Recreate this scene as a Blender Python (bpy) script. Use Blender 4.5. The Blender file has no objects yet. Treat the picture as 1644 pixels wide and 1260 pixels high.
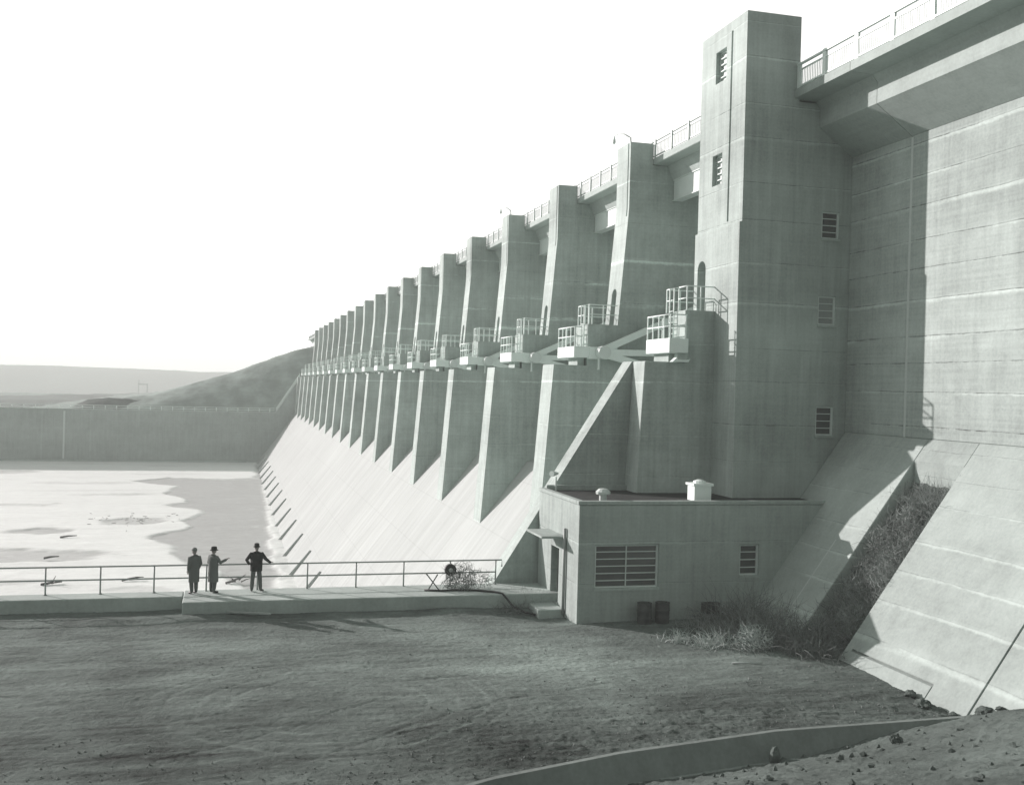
import bpy, bmesh, math, random
import numpy as np
from mathutils import Vector, Matrix
C = bpy.context.scene.collection
R = math.radians
# ------------------------------------------------------------------ camera, sky, sun, exposure
F, YAW, PITCH, ROLL = 1692.72, 0.260945, -0.0044647, 0.0266077
sc = bpy.context.scene
cam = bpy.data.cameras.new('camera'); camo = bpy.data.objects.new('camera', cam); C.objects.link(camo)
fw = Vector((math.sin(YAW)*math.cos(PITCH), math.cos(YAW)*math.cos(PITCH), math.sin(PITCH)))
rt = Vector((math.cos(YAW), -math.sin(YAW), 0)); up = rt.cross(fw)
r2 = rt*math.cos(ROLL) + up*math.sin(ROLL); u2 = up*math.cos(ROLL) - rt*math.sin(ROLL)
camo.matrix_world = Matrix(((r2.x,u2.x,-fw.x,0),(r2.y,u2.y,-fw.y,0),(r2.z,u2.z,-fw.z,0),(0,0,0,1)))
cam.sensor_width = 36; cam.lens = 36*F/1644; cam.clip_start = .1; cam.clip_end = 20000
sc.camera = camo
SUN_AZ, SUN_EL = R(-44.5), R(18.5)        # azimuth measured from +Y towards +X
SKY_K, VEIL = .86, 3.0
w = bpy.data.worlds.new('World'); sc.world = w; w.use_nodes = True
nt = w.node_tree; bg = nt.nodes['Background']
sky = nt.nodes.new('ShaderNodeTexSky'); sky.sky_type = 'NISHITA'; sky.sun_disc = False
sky.sun_elevation = SUN_EL; sky.sun_rotation = SUN_AZ; sky.air_density = 1.3; sky.dust_density = 5.0; sky.ozone_density = 1.0
bw = nt.nodes.new('ShaderNodeRGBToBW'); nt.links.new(sky.outputs[0], bw.inputs[0])
tint = nt.nodes.new('ShaderNodeMix'); tint.data_type = 'RGBA'; tint.blend_type = 'MULTIPLY'; tint.inputs[0].default_value = 1
def wm(op, a, b=0., cl=False):
    o = nt.nodes.new('ShaderNodeMath'); o.operation = op; o.use_clamp = cl
    for i, v in enumerate((a, b)):
        if isinstance(v, bpy.types.NodeSocket): nt.links.new(v, o.inputs[i])
        else: o.inputs[i].default_value = v
    return o.outputs[0]
def wr(v, a, b, lo, hi):
    o = nt.nodes.new('ShaderNodeMapRange'); o.interpolation_type = 'SMOOTHSTEP'; o.clamp = True; nt.links.new(v, o.inputs[0])
    for i, q in enumerate((a, b, lo, hi)): o.inputs[i+1].default_value = q
    return o.outputs[0]
tc = nt.nodes.new('ShaderNodeTexCoord'); sx = nt.nodes.new('ShaderNodeSeparateXYZ'); nt.links.new(tc.outputs['Generated'], sx.inputs[0])
# white winter haze low over the upstream and sunward horizon, darker zenith and rear
veil = wm('MULTIPLY', wr(sx.outputs[2], .36, .62, 1., 0.), wr(sx.outputs[1], -.25, .35, 0., 1.))
glow = wr(sx.outputs[2], .02, .16, 9., 0.)      # brightest where the haze is deepest, along the horizon
lum = wm('ADD', wm('MULTIPLY', wm('MINIMUM', bw.outputs[0], 3.2), SKY_K), wm('MULTIPLY', veil, wm('ADD', glow, VEIL)))
nt.links.new(lum, tint.inputs[6]); tint.inputs[7].default_value = (1.0, .985, .965, 1)   # the print's cool green grey
nt.links.new(tint.outputs[2], bg.inputs[0]); bg.inputs[1].default_value = .15
sun = bpy.data.lights.new('sun', 'SUN'); sun.energy = 4.6; sun.angle = R(.6); sun.color = (1.0, .87, .885)
suno = bpy.data.objects.new('sun', sun); C.objects.link(suno)
sd = Vector((math.sin(SUN_AZ)*math.cos(SUN_EL), math.cos(SUN_AZ)*math.cos(SUN_EL), math.sin(SUN_EL)))
suno.rotation_euler = sd.to_track_quat('Z', 'Y').to_euler(); suno.location = sd*80
sc.view_settings.view_transform = 'Standard'; sc.view_settings.look = 'None'
sc.view_settings.exposure = 0.72; sc.view_settings.gamma = 1.0
HAZE = 0.0009

# ------------------------------------------------------------------ helpers
class MB:
    """Collects faces of one mesh."""
    def __init__(s): s.v = []; s.f = []; s.m = []
    def add(s, vs, fs, mi=0):
        o = len(s.v); s.v += [tuple(map(float, p)) for p in vs]
        for f in fs: s.f.append([i+o for i in f]); s.m.append(mi)
        return s
    def box(s, x0, x1, y0, y1, z0, z1, mi=0):
        return s.add([(x0,y0,z0),(x1,y0,z0),(x1,y1,z0),(x0,y1,z0),(x0,y0,z1),(x1,y0,z1),(x1,y1,z1),(x0,y1,z1)],
                     [(0,3,2,1),(4,5,6,7),(0,1,5,4),(1,2,6,5),(2,3,7,6),(3,0,4,7)], mi)
    def prism(s, pts, y0, y1, mi=0):
        """polygon in X,Z extruded along Y"""
        n = len(pts); a = sum(pts[i][0]*pts[(i+1)%n][1]-pts[(i+1)%n][0]*pts[i][1] for i in range(n))
        if a < 0: pts = pts[::-1]
        vs = [(x,y0,z) for x,z in pts]+[(x,y1,z) for x,z in pts]
        fs = [tuple(range(n)), tuple(range(2*n-1, n-1, -1))]+[((i+1)%n, i, i+n, (i+1)%n+n) for i in range(n)]
        return s.add(vs, fs, mi)
    def tube(s, path, r, n=6, mi=0, cap=True):
        P = [Vector(p) for p in path]; rs = r if isinstance(r, (list, tuple)) else [r]*len(P)
        o = []; prev = None
        for i, p in enumerate(P):
            t = (P[min(i+1, len(P)-1)]-P[max(i-1, 0)]).normalized()
            a = t.cross(Vector((0,0,1)) if abs(t.z) < .9 else Vector((1,0,0))).normalized()
            if prev is not None:
                a2 = prev - t*prev.dot(t)
                if a2.length > 1e-4: a = a2.normalized()
            prev = a; b = t.cross(a)
            o += [p + (a*math.cos(2*math.pi*k/n)+b*math.sin(2*math.pi*k/n))*rs[i] for k in range(n)]
        fs = [(i*n+k, i*n+(k+1)%n, (i+1)*n+(k+1)%n, (i+1)*n+k) for i in range(len(P)-1) for k in range(n)]
        if cap: fs += [tuple(range(n-1,-1,-1)), tuple(range((len(P)-1)*n, len(P)*n))]
        return s.add(o, fs, mi)
    def bar(s, a, b, wd, ht, mi=0):
        """rectangular bar between two points"""
        a, b = Vector(a), Vector(b); t = (b-a).normalized()
        u = t.cross(Vector((0,0,1)) if abs(t.z) < .95 else Vector((1,0,0))).normalized(); v = u.cross(t)
        vs = [p+u*(i*wd/2)+v*(j*ht/2) for p in (a, b) for i, j in ((-1,-1),(1,-1),(1,1),(-1,1))]
        return s.add(vs, [(0,1,2,3),(7,6,5,4),(0,4,5,1),(1,5,6,2),(2,6,7,3),(3,7,4,0)], mi)
    def lathe(s, c, prof, n=16, mi=0, sx=1, sy=1):
        vs = [(c[0]+r*sx*math.cos(2*math.pi*k/n), c[1]+r*sy*math.sin(2*math.pi*k/n), c[2]+z) for r, z in prof for k in range(n)]
        fs = [(i*n+k, i*n+(k+1)%n, (i+1)*n+(k+1)%n, (i+1)*n+k) for i in range(len(prof)-1) for k in range(n)]
        fs += [tuple(range(n-1,-1,-1)), tuple(range((len(prof)-1)*n, len(prof)*n))]
        return s.add(vs, fs, mi)
    def mesh(s, name):
        me = bpy.data.meshes.new(name); me.from_pydata(s.v, [], s.f); me.polygons.foreach_set('material_index', s.m); me.update()
        return me
    def build(s, name, mats, parent=None, smooth=False, fix=True):
        me = s.mesh(name)
        if fix:
            bm = bmesh.new(); bm.from_mesh(me); bmesh.ops.recalc_face_normals(bm, faces=bm.faces); bm.to_mesh(me); bm.free()
        return link(name, me, mats, parent, smooth)
def link(name, me, mats, parent=None, smooth=False):
    o = bpy.data.objects.new(name, me); C.objects.link(o)
    for m in (mats if isinstance(mats, (list, tuple)) else [mats]): me.materials.append(m)
    if smooth: me.polygons.foreach_set('use_smooth', [True]*len(me.polygons))
    if parent is not None: o.parent = parent; o.matrix_parent_inverse = Matrix.Translation(-parent.location)
    return o
def tag(o, label=None, cat=None, group=None, kind=None):
    if label: o['label'] = label
    if cat: o['category'] = cat
    if group: o['group'] = group
    if kind: o['kind'] = kind
    return o
def thing(name, label, cat, loc=(0,0,0), group=None):
    o = bpy.data.objects.new(name, None); C.objects.link(o); o.location = loc; o.empty_display_size = .3
    return tag(o, label, cat, group)
def children(o): return [c for c in list(bpy.data.objects) if c.parent == o]
KIDS = {}
def copy_tree(o, parent=None):
    c = o.copy(); C.objects.link(c)
    if parent is not None: c.parent = parent
    if o.name not in KIDS: KIDS[o.name] = children(o)
    for ch in KIDS[o.name]: copy_tree(ch, c)
    return c
def cut(o, cutters):
    """carve real recesses: subtract cutter meshes from o"""
    for k in cutters:
        co = bpy.data.objects.new('cutter', k.mesh('cutter')); C.objects.link(co)
        bm = bmesh.new(); bm.from_mesh(co.data); bmesh.ops.recalc_face_normals(bm, faces=bm.faces); bm.to_mesh(co.data); bm.free()
        md = o.modifiers.new('cut', 'BOOLEAN'); md.object = co; md.operation = 'DIFFERENCE'; md.solver = 'EXACT'
        dg = bpy.context.evaluated_depsgraph_get(); me = bpy.data.meshes.new_from_object(o.evaluated_get(dg))
        o.modifiers.clear(); old = o.data; o.data = me; me.name = old.name
        bpy.data.objects.remove(co)
def bevel(o, wd=.03, seg=1):
    m = o.modifiers.new('bevel', 'BEVEL'); m.width = wd; m.segments = seg; m.limit_method = 'ANGLE'; m.angle_limit = R(40)
# ---- value noise in numpy
def hash2(ix, iy, seed):
    n = (ix.astype(np.int64)*374761393 + iy.astype(np.int64)*668265263 + seed*974711) & 0xffffffff
    n = ((n ^ (n >> 13))*1274126177) & 0xffffffff; n = n ^ (n >> 16)
    return (n & 0xffff)/65535.
def vnoise(x, y, seed=0):
    ix, iy = np.floor(x), np.floor(y); fx, fy = x-ix, y-iy; fx = fx*fx*(3-2*fx); fy = fy*fy*(3-2*fy)
    a, b, c, d = hash2(ix,iy,seed), hash2(ix+1,iy,seed), hash2(ix,iy+1,seed), hash2(ix+1,iy+1,seed)
    return (a*(1-fx)+b*fx)*(1-fy)+(c*(1-fx)+d*fx)*fy - .5
def fbm(x, y, seed=0, o=4):
    s = 0; a = 1.
    for i in range(o): s = s + a*vnoise(x, y, seed+i*17); x = x*2.03+5.1; y = y*2.03+9.7; a *= .5
    return s
def grid_mesh(name, xs, ys, zf, mat, smooth=True, col=None):
    X, Y = np.meshgrid(xs, ys); Z = zf(X, Y); nx, ny = len(xs), len(ys)
    me = bpy.data.meshes.new(name); me.vertices.add(nx*ny)
    me.vertices.foreach_set('co', np.stack([X, Y, Z], -1).ravel())
    i = np.arange(nx*ny).reshape(ny, nx); q = np.stack([i[:-1,:-1], i[:-1,1:], i[1:,1:], i[1:,:-1]], -1).reshape(-1, 4)
    me.loops.add(q.size); me.polygons.add(len(q)); me.loops.foreach_set('vertex_index', q.ravel())
    me.polygons.foreach_set('loop_start', np.arange(len(q))*4); me.polygons.foreach_set('loop_total', np.full(len(q), 4))
    me.update(calc_edges=True)
    if col is not None:
        at = me.attributes.new('wear_tone', 'FLOAT', 'POINT'); at.data.foreach_set('value', col(X, Y).ravel().astype(np.float32))
    return link(name, me, mat, None, smooth)

# ------------------------------------------------------------------ materials
class NT:
    def __init__(s, name):
        s.m = bpy.data.materials.new(name); s.m.use_nodes = True; s.t = s.m.node_tree
        s.b = s.t.nodes['Principled BSDF']; s.geo = s.t.nodes.new('ShaderNodeNewGeometry'); s.pos = s.geo.outputs['Position']
    def n(s, t, **k):
        o = s.t.nodes.new(t)
        for a, v in k.items(): setattr(o, a, v)
        return o
    def set(s, sock, v):
        if isinstance(v, bpy.types.NodeSocket): s.t.links.new(v, sock)
        else: sock.default_value = v
    def math(s, op, a, b=0., clamp=False):
        o = s.n('ShaderNodeMath', operation=op, use_clamp=clamp); s.set(o.inputs[0], a); s.set(o.inputs[1], b); return o.outputs[0]
    def xyz(s):
        o = s.n('ShaderNodeSeparateXYZ'); s.set(o.inputs[0], s.pos); return o.outputs
    def noise(s, scale, detail=4, rough=.55, vec=None, stretch=(1,1,1), off=(0,0,0)):
        mp = s.n('ShaderNodeMapping'); mp.inputs['Scale'].default_value = stretch; mp.inputs['Location'].default_value = off
        s.set(mp.inputs[0], vec or s.pos); o = s.n('ShaderNodeTexNoise'); s.set(o.inputs['Vector'], mp.outputs[0])
        o.inputs['Scale'].default_value = scale; o.inputs['Detail'].default_value = detail; o.inputs['Roughness'].default_value = rough
        return o.outputs[0]
    def ramp(s, v, a, b, lo=0., hi=1.):
        o = s.n('ShaderNodeMapRange'); o.clamp = True; o.interpolation_type = 'SMOOTHSTEP'
        s.set(o.inputs[0], v); s.set(o.inputs[1], a); s.set(o.inputs[2], b); s.set(o.inputs[3], lo); s.set(o.inputs[4], hi); return o.outputs[0]
    def rgb(s, val, tint=(1,1,1)):
        o = s.n('ShaderNodeCombineColor')
        for i in range(3): s.set(o.inputs[i], s.math('MULTIPLY', val, tint[i]))
        return o.outputs[0]
    def finish(s, col, rough=.9, bump=None, bs=.3, bd=.02, spec=.25):
        s.set(s.b.inputs['Base Color'], col); s.set(s.b.inputs['Roughness'], rough)
        s.b.inputs['Specular IOR Level'].default_value = spec
        if bump is not None:
            bn = s.n('ShaderNodeBump'); bn.inputs['Strength'].default_value = bs; bn.inputs['Distance'].default_value = bd
            s.set(bn.inputs['Height'], bump); s.set(s.b.inputs['Normal'], bn.outputs[0])
        return s.m
def concrete(name, base=.36, lift=1.72, phase=.5, joint=.35, efflo=.35, streak=.25, blotch=.3, boards=.1, width=.03, bandw=.15):
    """cast concrete: pour lifts with leached joints, board marks, runs and blotches"""
    s = NT(name); x, y, z = s.xyz()
    wob = s.math('MULTIPLY', s.math('SUBTRACT', s.noise(.35, 4, .65), .5), .13)
    wob = s.math('ADD', wob, s.math('MULTIPLY', s.math('SUBTRACT', s.noise(1., 2, .5, stretch=(0,0,.33), off=(0,0,2.7)), .5), lift*1.3))   # pours of unequal height
    t = s.math('DIVIDE', s.math('SUBTRACT', s.math('ADD', z, wob), phase), lift)
    fr = s.math('FRACT', t); d = s.math('MULTIPLY', s.math('ABSOLUTE', s.math('SUBTRACT', fr, .5)), lift)   # .5*lift at the joint
    e = s.math('SUBTRACT', .5*lift, d)                                                                      # distance to joint, m
    jn = s.math('MULTIPLY', s.ramp(e, 0., width, 1., 0.), s.ramp(s.noise(1.7, 4, .7, off=(6,1,3)), .35, .6, .25, 1.))
    present = s.ramp(s.noise(.22, 3, .6, off=(3,7,1)), .34, .50)
    bn = s.math('ADD', s.math('MULTIPLY', s.noise(1., 3, .6, stretch=(.13,.13,.9), off=(11,2,5)), .75), s.math('MULTIPLY', s.noise(3.5, 4, .7, stretch=(1,1,1.6)), .25))
    edge = s.math('ADD', e, s.math('MULTIPLY', s.math('SUBTRACT', s.noise(2.2, 5, .7), .5), .22))
    wn = s.n('ShaderNodeTexWhiteNoise', noise_dimensions='1D'); s.set(wn.inputs['W'], s.math('FLOOR', s.math('ADD', t, .5)))
    pick = s.ramp(wn.outputs['Value'], .0, .7, .45, 1.)
    wide = s.math('ADD', .045, s.math('MULTIPLY', s.math('POWER', wn.outputs['Value'], 2.), bandw))
    under = s.ramp(fr, .48, .52, .25, 1.)                                 # lime leaches out and runs below the joint
    band = s.math('MULTIPLY', s.math('MULTIPLY', s.math('MULTIPLY', s.ramp(s.math('DIVIDE', edge, wide), .35, 1., 1., 0.), s.ramp(bn, .40, .58)), pick), under)
    mid = s.noise(1.1, 6, .65, off=(2,8,3))
    lev = s.noise(1., 1, .5, vec=None, stretch=(.02,.02,.31), off=(0,0,7))                                   # each pour a slightly different tone
    big = s.noise(.25, 6, .6); fine = s.noise(9, 5, .65); run = s.noise(1., 4, .6, stretch=(2.6,2.6,.16), off=(4,9,2))
    run2 = s.noise(1., 3, .6, stretch=(7,7,.25), off=(1,5,8))
    brd = s.noise(1., 2, .5, stretch=(.25,.25,9.))
    v = s.math('ADD', 1., s.math('MULTIPLY', s.math('SUBTRACT', big, .5), blotch*1.6))
    v = s.math('ADD', v, s.math('MULTIPLY', s.math('SUBTRACT', lev, .5), blotch*1.1))
    oi = s.n('ShaderNodeObjectInfo')
    v = s.math('ADD', v, s.math('MULTIPLY', s.math('SUBTRACT', oi.outputs['Random'], .5), .10))
    v = s.math('ADD', v, s.math('MULTIPLY', s.math('SUBTRACT', fine, .5), .42))
    v = s.math('ADD', v, s.math('MULTIPLY', s.math('SUBTRACT', mid, .5), .42))
    v = s.math('ADD', v, s.math('MULTIPLY', s.math('SUBTRACT', run, .5), streak*1.3))
    v = s.math('ADD', v, s.math('MULTIPLY', s.math('SUBTRACT', run2, .5), streak*.7))
    v = s.math('ADD', v, s.math('MULTIPLY', s.math('SUBTRACT', brd, .5), boards*1.2))
    v = s.math('ADD', v, s.math('MULTIPLY', band, efflo))
    v = s.math('SUBTRACT', v, s.math('MULTIPLY', s.math('MULTIPLY', jn, present), joint))
    v = s.math('MULTIPLY', v, base)
    h = s.math('ADD', s.math('MULTIPLY', fine, .35), s.math('MULTIPLY', brd, .5)); h = s.math('SUBTRACT', h, s.math('MULTIPLY', jn, 1.2))
    return s.finish(s.rgb(v, (.84, 1.0, .93)), .92, h, .45, .02)
def plain(name, base, rough=.6, spec=.3, var=.12, metal=0., tint=(.87,1,.945), scale=4.):
    s = NT(name); n1 = s.noise(scale, 5, .6); n2 = s.noise(scale*7, 3, .6)
    v = s.math('ADD', 1., s.math('ADD', s.math('MULTIPLY', s.math('SUBTRACT', n1, .5), var*2), s.math('MULTIPLY', s.math('SUBTRACT', n2, .5), var)))
    s.b.inputs['Metallic'].default_value = metal
    return s.finish(s.rgb(s.math('MULTIPLY', v, base), tint), rough, n2, .15, .01, spec)
def chute_mat():
    s = NT('chute_concrete'); x, y, z = s.xyz()
    st = s.noise(1., 5, .6, stretch=(.10,.9,.10)); st2 = s.noise(1., 4, .6, stretch=(.05,3.2,.05), off=(3,0,0)); big = s.noise(.12, 5, .6); fine = s.noise(6, 4, .6)
    fr = s.math('FRACT', s.math('DIVIDE', s.math('ADD', y, .8), 13.53/2)); jn = s.ramp(s.math('ABSOLUTE', s.math('SUBTRACT', fr, .5)), .485, .497)
    frz = s.math('FRACT', s.math('DIVIDE', z, 3.1)); jz = s.ramp(s.math('ABSOLUTE', s.math('SUBTRACT', frz, .5)), .485, .498)
    v = s.math('ADD', 1., s.math('MULTIPLY', s.math('SUBTRACT', st, .5), .46)); v = s.math('ADD', v, s.math('MULTIPLY', s.math('SUBTRACT', st2, .5), .26))
    v = s.math('ADD', v, s.math('MULTIPLY', s.math('SUBTRACT', big, .5), .25)); v = s.math('ADD', v, s.math('MULTIPLY', s.math('SUBTRACT', fine, .5), .12))
    v = s.math('SUBTRACT', v, s.math('MULTIPLY', s.math('MAXIMUM', jn, jz), .10))
    return s.finish(s.rgb(s.math('MULTIPLY', v, .415), (.90,1,.955)), .9, st2, .2, .02)
def soil_mat(name, base=.085, stretch=(.25,1.2,1), lightness=1.1, wear_tone=True, bs=.9):
    s = NT(name); big = s.noise(.22, 6, .6); st = s.noise(1.3, 6, .65, stretch=stretch); fine = s.noise(7, 8, .75); gr = s.noise(38, 4, .7)
    v = s.math('ADD', .62, s.math('MULTIPLY', s.ramp(big, .32, .7), .45)); v = s.math('ADD', v, s.math('MULTIPLY', s.math('SUBTRACT', st, .5), lightness))
    v = s.math('ADD', v, s.math('MULTIPLY', s.math('SUBTRACT', fine, .5), .65)); v = s.math('ADD', v, s.math('MULTIPLY', s.math('SUBTRACT', gr, .5), .8))
    if wear_tone:
        a = s.n('ShaderNodeAttribute', attribute_name='wear_tone'); v = s.math('ADD', v, s.math('MULTIPLY', a.outputs['Fac'], s.ramp(fine, .25, .6)))
    v = s.math('MAXIMUM', s.math('MULTIPLY', v, base), .02)
    h = s.math('ADD', s.math('MULTIPLY', fine, 1.), s.math('MULTIPLY', gr, .35)); h = s.math('ADD', h, st)
    return s.finish(s.rgb(v, (.80,1,.91)), .97, h, bs, .05, .1)
def ice_mat():
    s = NT('ice'); a = s.n('ShaderNodeAttribute', attribute_name='wear_tone').outputs['Fac']
    fine = s.noise(1.4, 7, .75, stretch=(1,1.6,1)); rip = s.noise(1.0, 6, .75, stretch=(.6,1.6,1)); st = s.noise(.3, 6, .65, stretch=(.35,1.5,1))
    k = s.math('ADD', a, s.math('MULTIPLY', s.math('SUBTRACT', fine, .5), .75), True)
    v = s.math('ADD', .40, s.math('MULTIPLY', k, .40)); v = s.math('ADD', v, s.math('MULTIPLY', s.math('SUBTRACT', rip, .5), .30)); v = s.math('ADD', v, s.math('MULTIPLY', s.math('SUBTRACT', st, .5), .14))
    return s.finish(s.rgb(v, (.92,1,.955)), .75, s.math('ADD', fine, rip), .5, .05, .35)
M = {}
M['pier'] = concrete('pier_concrete', .41, 2.3, .35, .36, .80, .40, .46, .16, .03, .22)
M['tower'] = concrete('tower_concrete', .37, 1.76, .50, .55, .36, .46, .44, .12)
M['wall'] = concrete('wall_concrete', .385, 1.26, .20, .62, .42, .28, .46, .24, .04, .22)
M['apron'] = concrete('apron_concrete', .35, 1.05, .1, .30, .40, .16, .42, .08, .03, .16)
M['stain'] = concrete('basin_wall_concrete', .38, 1.9, .2, .15, .2, .34, .34, .06)
M['house'] = concrete('house_concrete', .36, 1.72, -6.2, .40, .28, .42, .36, .12, .025)
M['ditch'] = concrete('ditch_concrete', .21, 9., 3., .0, .1, .3, .5, .02)
M['sealant'] = plain('joint_sealant', .48, .8, .2, .15)
M['slab'] = concrete('slab_concrete', .42, 9., 3., .0, .1, .15, .4, .02)
M['deck'] = concrete('deck_concrete', .38, 40., 100., 0., .0, .10, .22, .16)
M['chute'] = chute_mat()
M['yard'] = soil_mat('yard_soil', .19, (.3,1.6,1), 1.0, True, .9)
M['bank'] = soil_mat('bank_soil', .145, (.5,.5,.5), .6, False, 1.)
M['clod'] = plain('clod_soil', .18, .97, .1, .5)
M['hill'] = soil_mat('hill_grass', .38, (.1,.1,.4), .5, False, 1.)
M['plain'] = soil_mat('plain_grass', .28, (.02,.005,.02), .5, True, 1.)
M['white'] = plain('white_paint', .78, .45, .4, .06)
M['galv'] = plain('galvanised_steel', .55, .5, .4, .08)
M['steelwhite'] = plain('grey_painted_steel', .62, .5, .4, .10, scale=1.5)
M['armpaint'] = plain('gate_arm_paint', .78, .5, .4, .08)
M['pipe'] = plain('rail_pipe', .34, .55, .4, .12)
M['dark'] = plain('dark_steel', .06, .6, .4, .2)
M['gate'] = plain('gate_plate', .12, .6, .4, .2, scale=.6)
M['joint'] = plain('joint_filler', .035, .9, .1, .1)
M['glass'] = plain('window_glass', .085, .22, .5, .3, scale=1.5)
M['palepane'] = plain('pale_glass', .50, .4, .4, .1)  # pale panes of the tower's basin-face windows
M['frosted'] = plain('wired_glass', .30, .25, .5, .25, scale=2)
M['frame'] = plain('window_frame', .62, .5, .3, .08)
M['door'] = plain('door_paint', .02, .6, .3, .1)
M['roof'] = plain('roof_felt', .05, .9, .1, .2)
M['rust'] = plain('rusty_drum', .07, .75, .2, .3)
M['wood'] = plain('weathered_wood', .16, .9, .1, .3, scale=3)
M['palewood'] = plain('pale_wood', .38, .9, .1, .2, scale=3)
M['hose'] = plain('rubber_hose', .03, .6, .3, .1)
M['twig'] = plain('dry_twigs', .27, .95, .1, .35, scale=2)
M['paletwig'] = plain('pale_dry_twigs', .44, .95, .1, .3, scale=2)
M['darktwig'] = plain('dark_twigs', .18, .95, .1, .35, scale=2)
M['coat1'] = plain('grey_overcoat', .15, .95, .1, .12); M['coat2'] = plain('tweed_overcoat', .16, .95, .1, .15)
M['jacket'] = plain('dark_jacket', .035, .9, .15, .15); M['trouser'] = plain('wool_trousers', .12, .95, .1, .12)
M['skin'] = plain('skin', .30, .6, .3, .06, tint=(1,.95,.9)); M['hat'] = plain('felt_hat', .04, .9, .1, .1); M['helmet'] = plain('grey_cap', .20, .7, .2, .1)
M['shoe'] = plain('leather_shoe', .03, .5, .4, .1); M['hair'] = plain('hair', .05, .8, .2, .1)
M['ice'] = ice_mat()
M['lampglass'] = plain('lamp_globe', .6, .3, .4, .05)
# ------------------------------------------------------------------ dimensions (metres, camera at the origin)
Y1, DP, NP = 55.94, 13.53, 18
TP = 2.1
ORD = ['first','second','third','fourth','fifth','sixth','seventh','eighth','ninth','tenth','eleventh','twelfth','thirteenth','fourteenth','fifteenth','sixteenth','seventeenth','eighteenth','nineteenth']
def yk(k): return Y1 + DP*(k-1)
WATER = -21.75

# ------------------------------------------------------------------ land
def yc(X): return np.interp(X, [-80, 4, 6.2, 9.86, 14.76, 20.7, 24], [19, 22.9, 24.0, 25.1, 25.97, 26.1, 26.1])      # ditch line
TRACKS = []
for rr, lum in ((4.65, .52), (3.75, .32), (2.9, .28), (5.2, .22)):
    TRACKS.append(([(3.0+rr*math.cos(a), 30.9+rr*.86*math.sin(a)) for a in np.linspace(0, 2*math.pi, 40)], .075, .4, lum))
TRACKS += [([(-9,33.3),(-4.37,33.11),(-1.94,33.15),(.77,32.9),(3.77,32.8),(8,33.2)], .08, .5, -.35),
          ([(-1.6,26.9),(-.82,27.28),(.07,27.81),(1.34,28.56),(2.74,29.66),(4.5,31)], .07, .5, -.35), ([(1.8,26.2),(2.81,26.83),(4.25,28.04),(5.81,29.11),(8.5,30.6),(12,31.6)], .08, .5, -.35),
          ([(-8,28.6),(-4,28.9),(-1,29.1),(2,29.0)], .08, .3, -.3), ([(-9,36.5),(-3,37.0),(3,36.6),(9,37.6)], .10, .3, .25), ([(-9,36.1),(-3,36.6),(3,36.2),(9,37.2)], .10, .3, .25),
          ([(-9,38.6),(-3,39.0),(4,38.9),(9,39.4)], .10, .3, .3), ([(-9,39.1),(-3,39.5),(4,39.4),(9,39.9)], .10, .3, .3), ([(-9,35.0),(-2,35.2),(5,35.1),(11,35.6)], .08, .3, -.3),
          ([(-9,31.5),(-4,31.2),(-2,31.0)], .08, .3, -.25), ([(-6,26.8),(-2,27.4),(2,28.2)], .08, .3, -.3), ([(3,27.3),(6,28.4),(10,29.0),(15,29.4)], .07, .3, -.25),
          ([(10.4,36.6),(11.24,36.14),(12.59,34.6),(13.0,32.13),(12.73,30.39),(11.6,29.2)], .35, .2, .3), ([(9.2,36),(10.6,35),(11.6,33),(11.7,31),(11,29.6)], .3, .2, .28)]
def seg_mask(X, Y, pts, wd):
    d2 = np.full(X.shape, 1e9)
    for (x0,y0),(x1,y1) in zip(pts[:-1], pts[1:]):
        n = 5
        for i in range(1):
            dx, dy = x1-x0, y1-y0; t = np.clip(((X-x0)*dx+(Y-y0)*dy)/(dx*dx+dy*dy), 0, 1)
            d2 = np.minimum(d2, (X-x0-t*dx)**2+(Y-y0-t*dy)**2)
    return np.exp(-d2/(wd*wd))
def yard_wear_tone(X, Y):
    v = np.zeros(X.shape)
    wx, wy = X+.25*fbm(X*.6, Y*.6, 71), Y+.25*fbm(X*.6, Y*.6, 91)
    for pts, wd, dep, lum in TRACKS: v += lum*seg_mask(wx, wy, pts, wd)*np.clip(.45+1.5*fbm(X*.5, Y*.5, 34, 3)+.6*fbm(X*1.6, Y*1.6, 33, 3), 0, 1.3)
    v += .7*np.clip(fbm(X*.12, Y*.5, 5, 5)-.12, 0, 1) + .42*np.clip(fbm(X*.45, Y*3.0, 25, 5)-.12, 0, 1) - .36*np.clip(fbm(X*.4, Y*3.4, 35, 5)-.15, 0, 1) + .22*fbm(X*4.5, Y*7, 36, 4)
    v += .55*np.exp(-((X-10)/4.5)**2-((Y-34.5)/3.5)**2) - .42*np.clip((31.5-Y)/5, 0, 1) - .25*np.clip((-2-X)/8, 0, 1)*np.clip((34-Y)/6, 0, 1)  # paler patch in mid-yard, darker towards the near edge and the left
    return v
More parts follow.
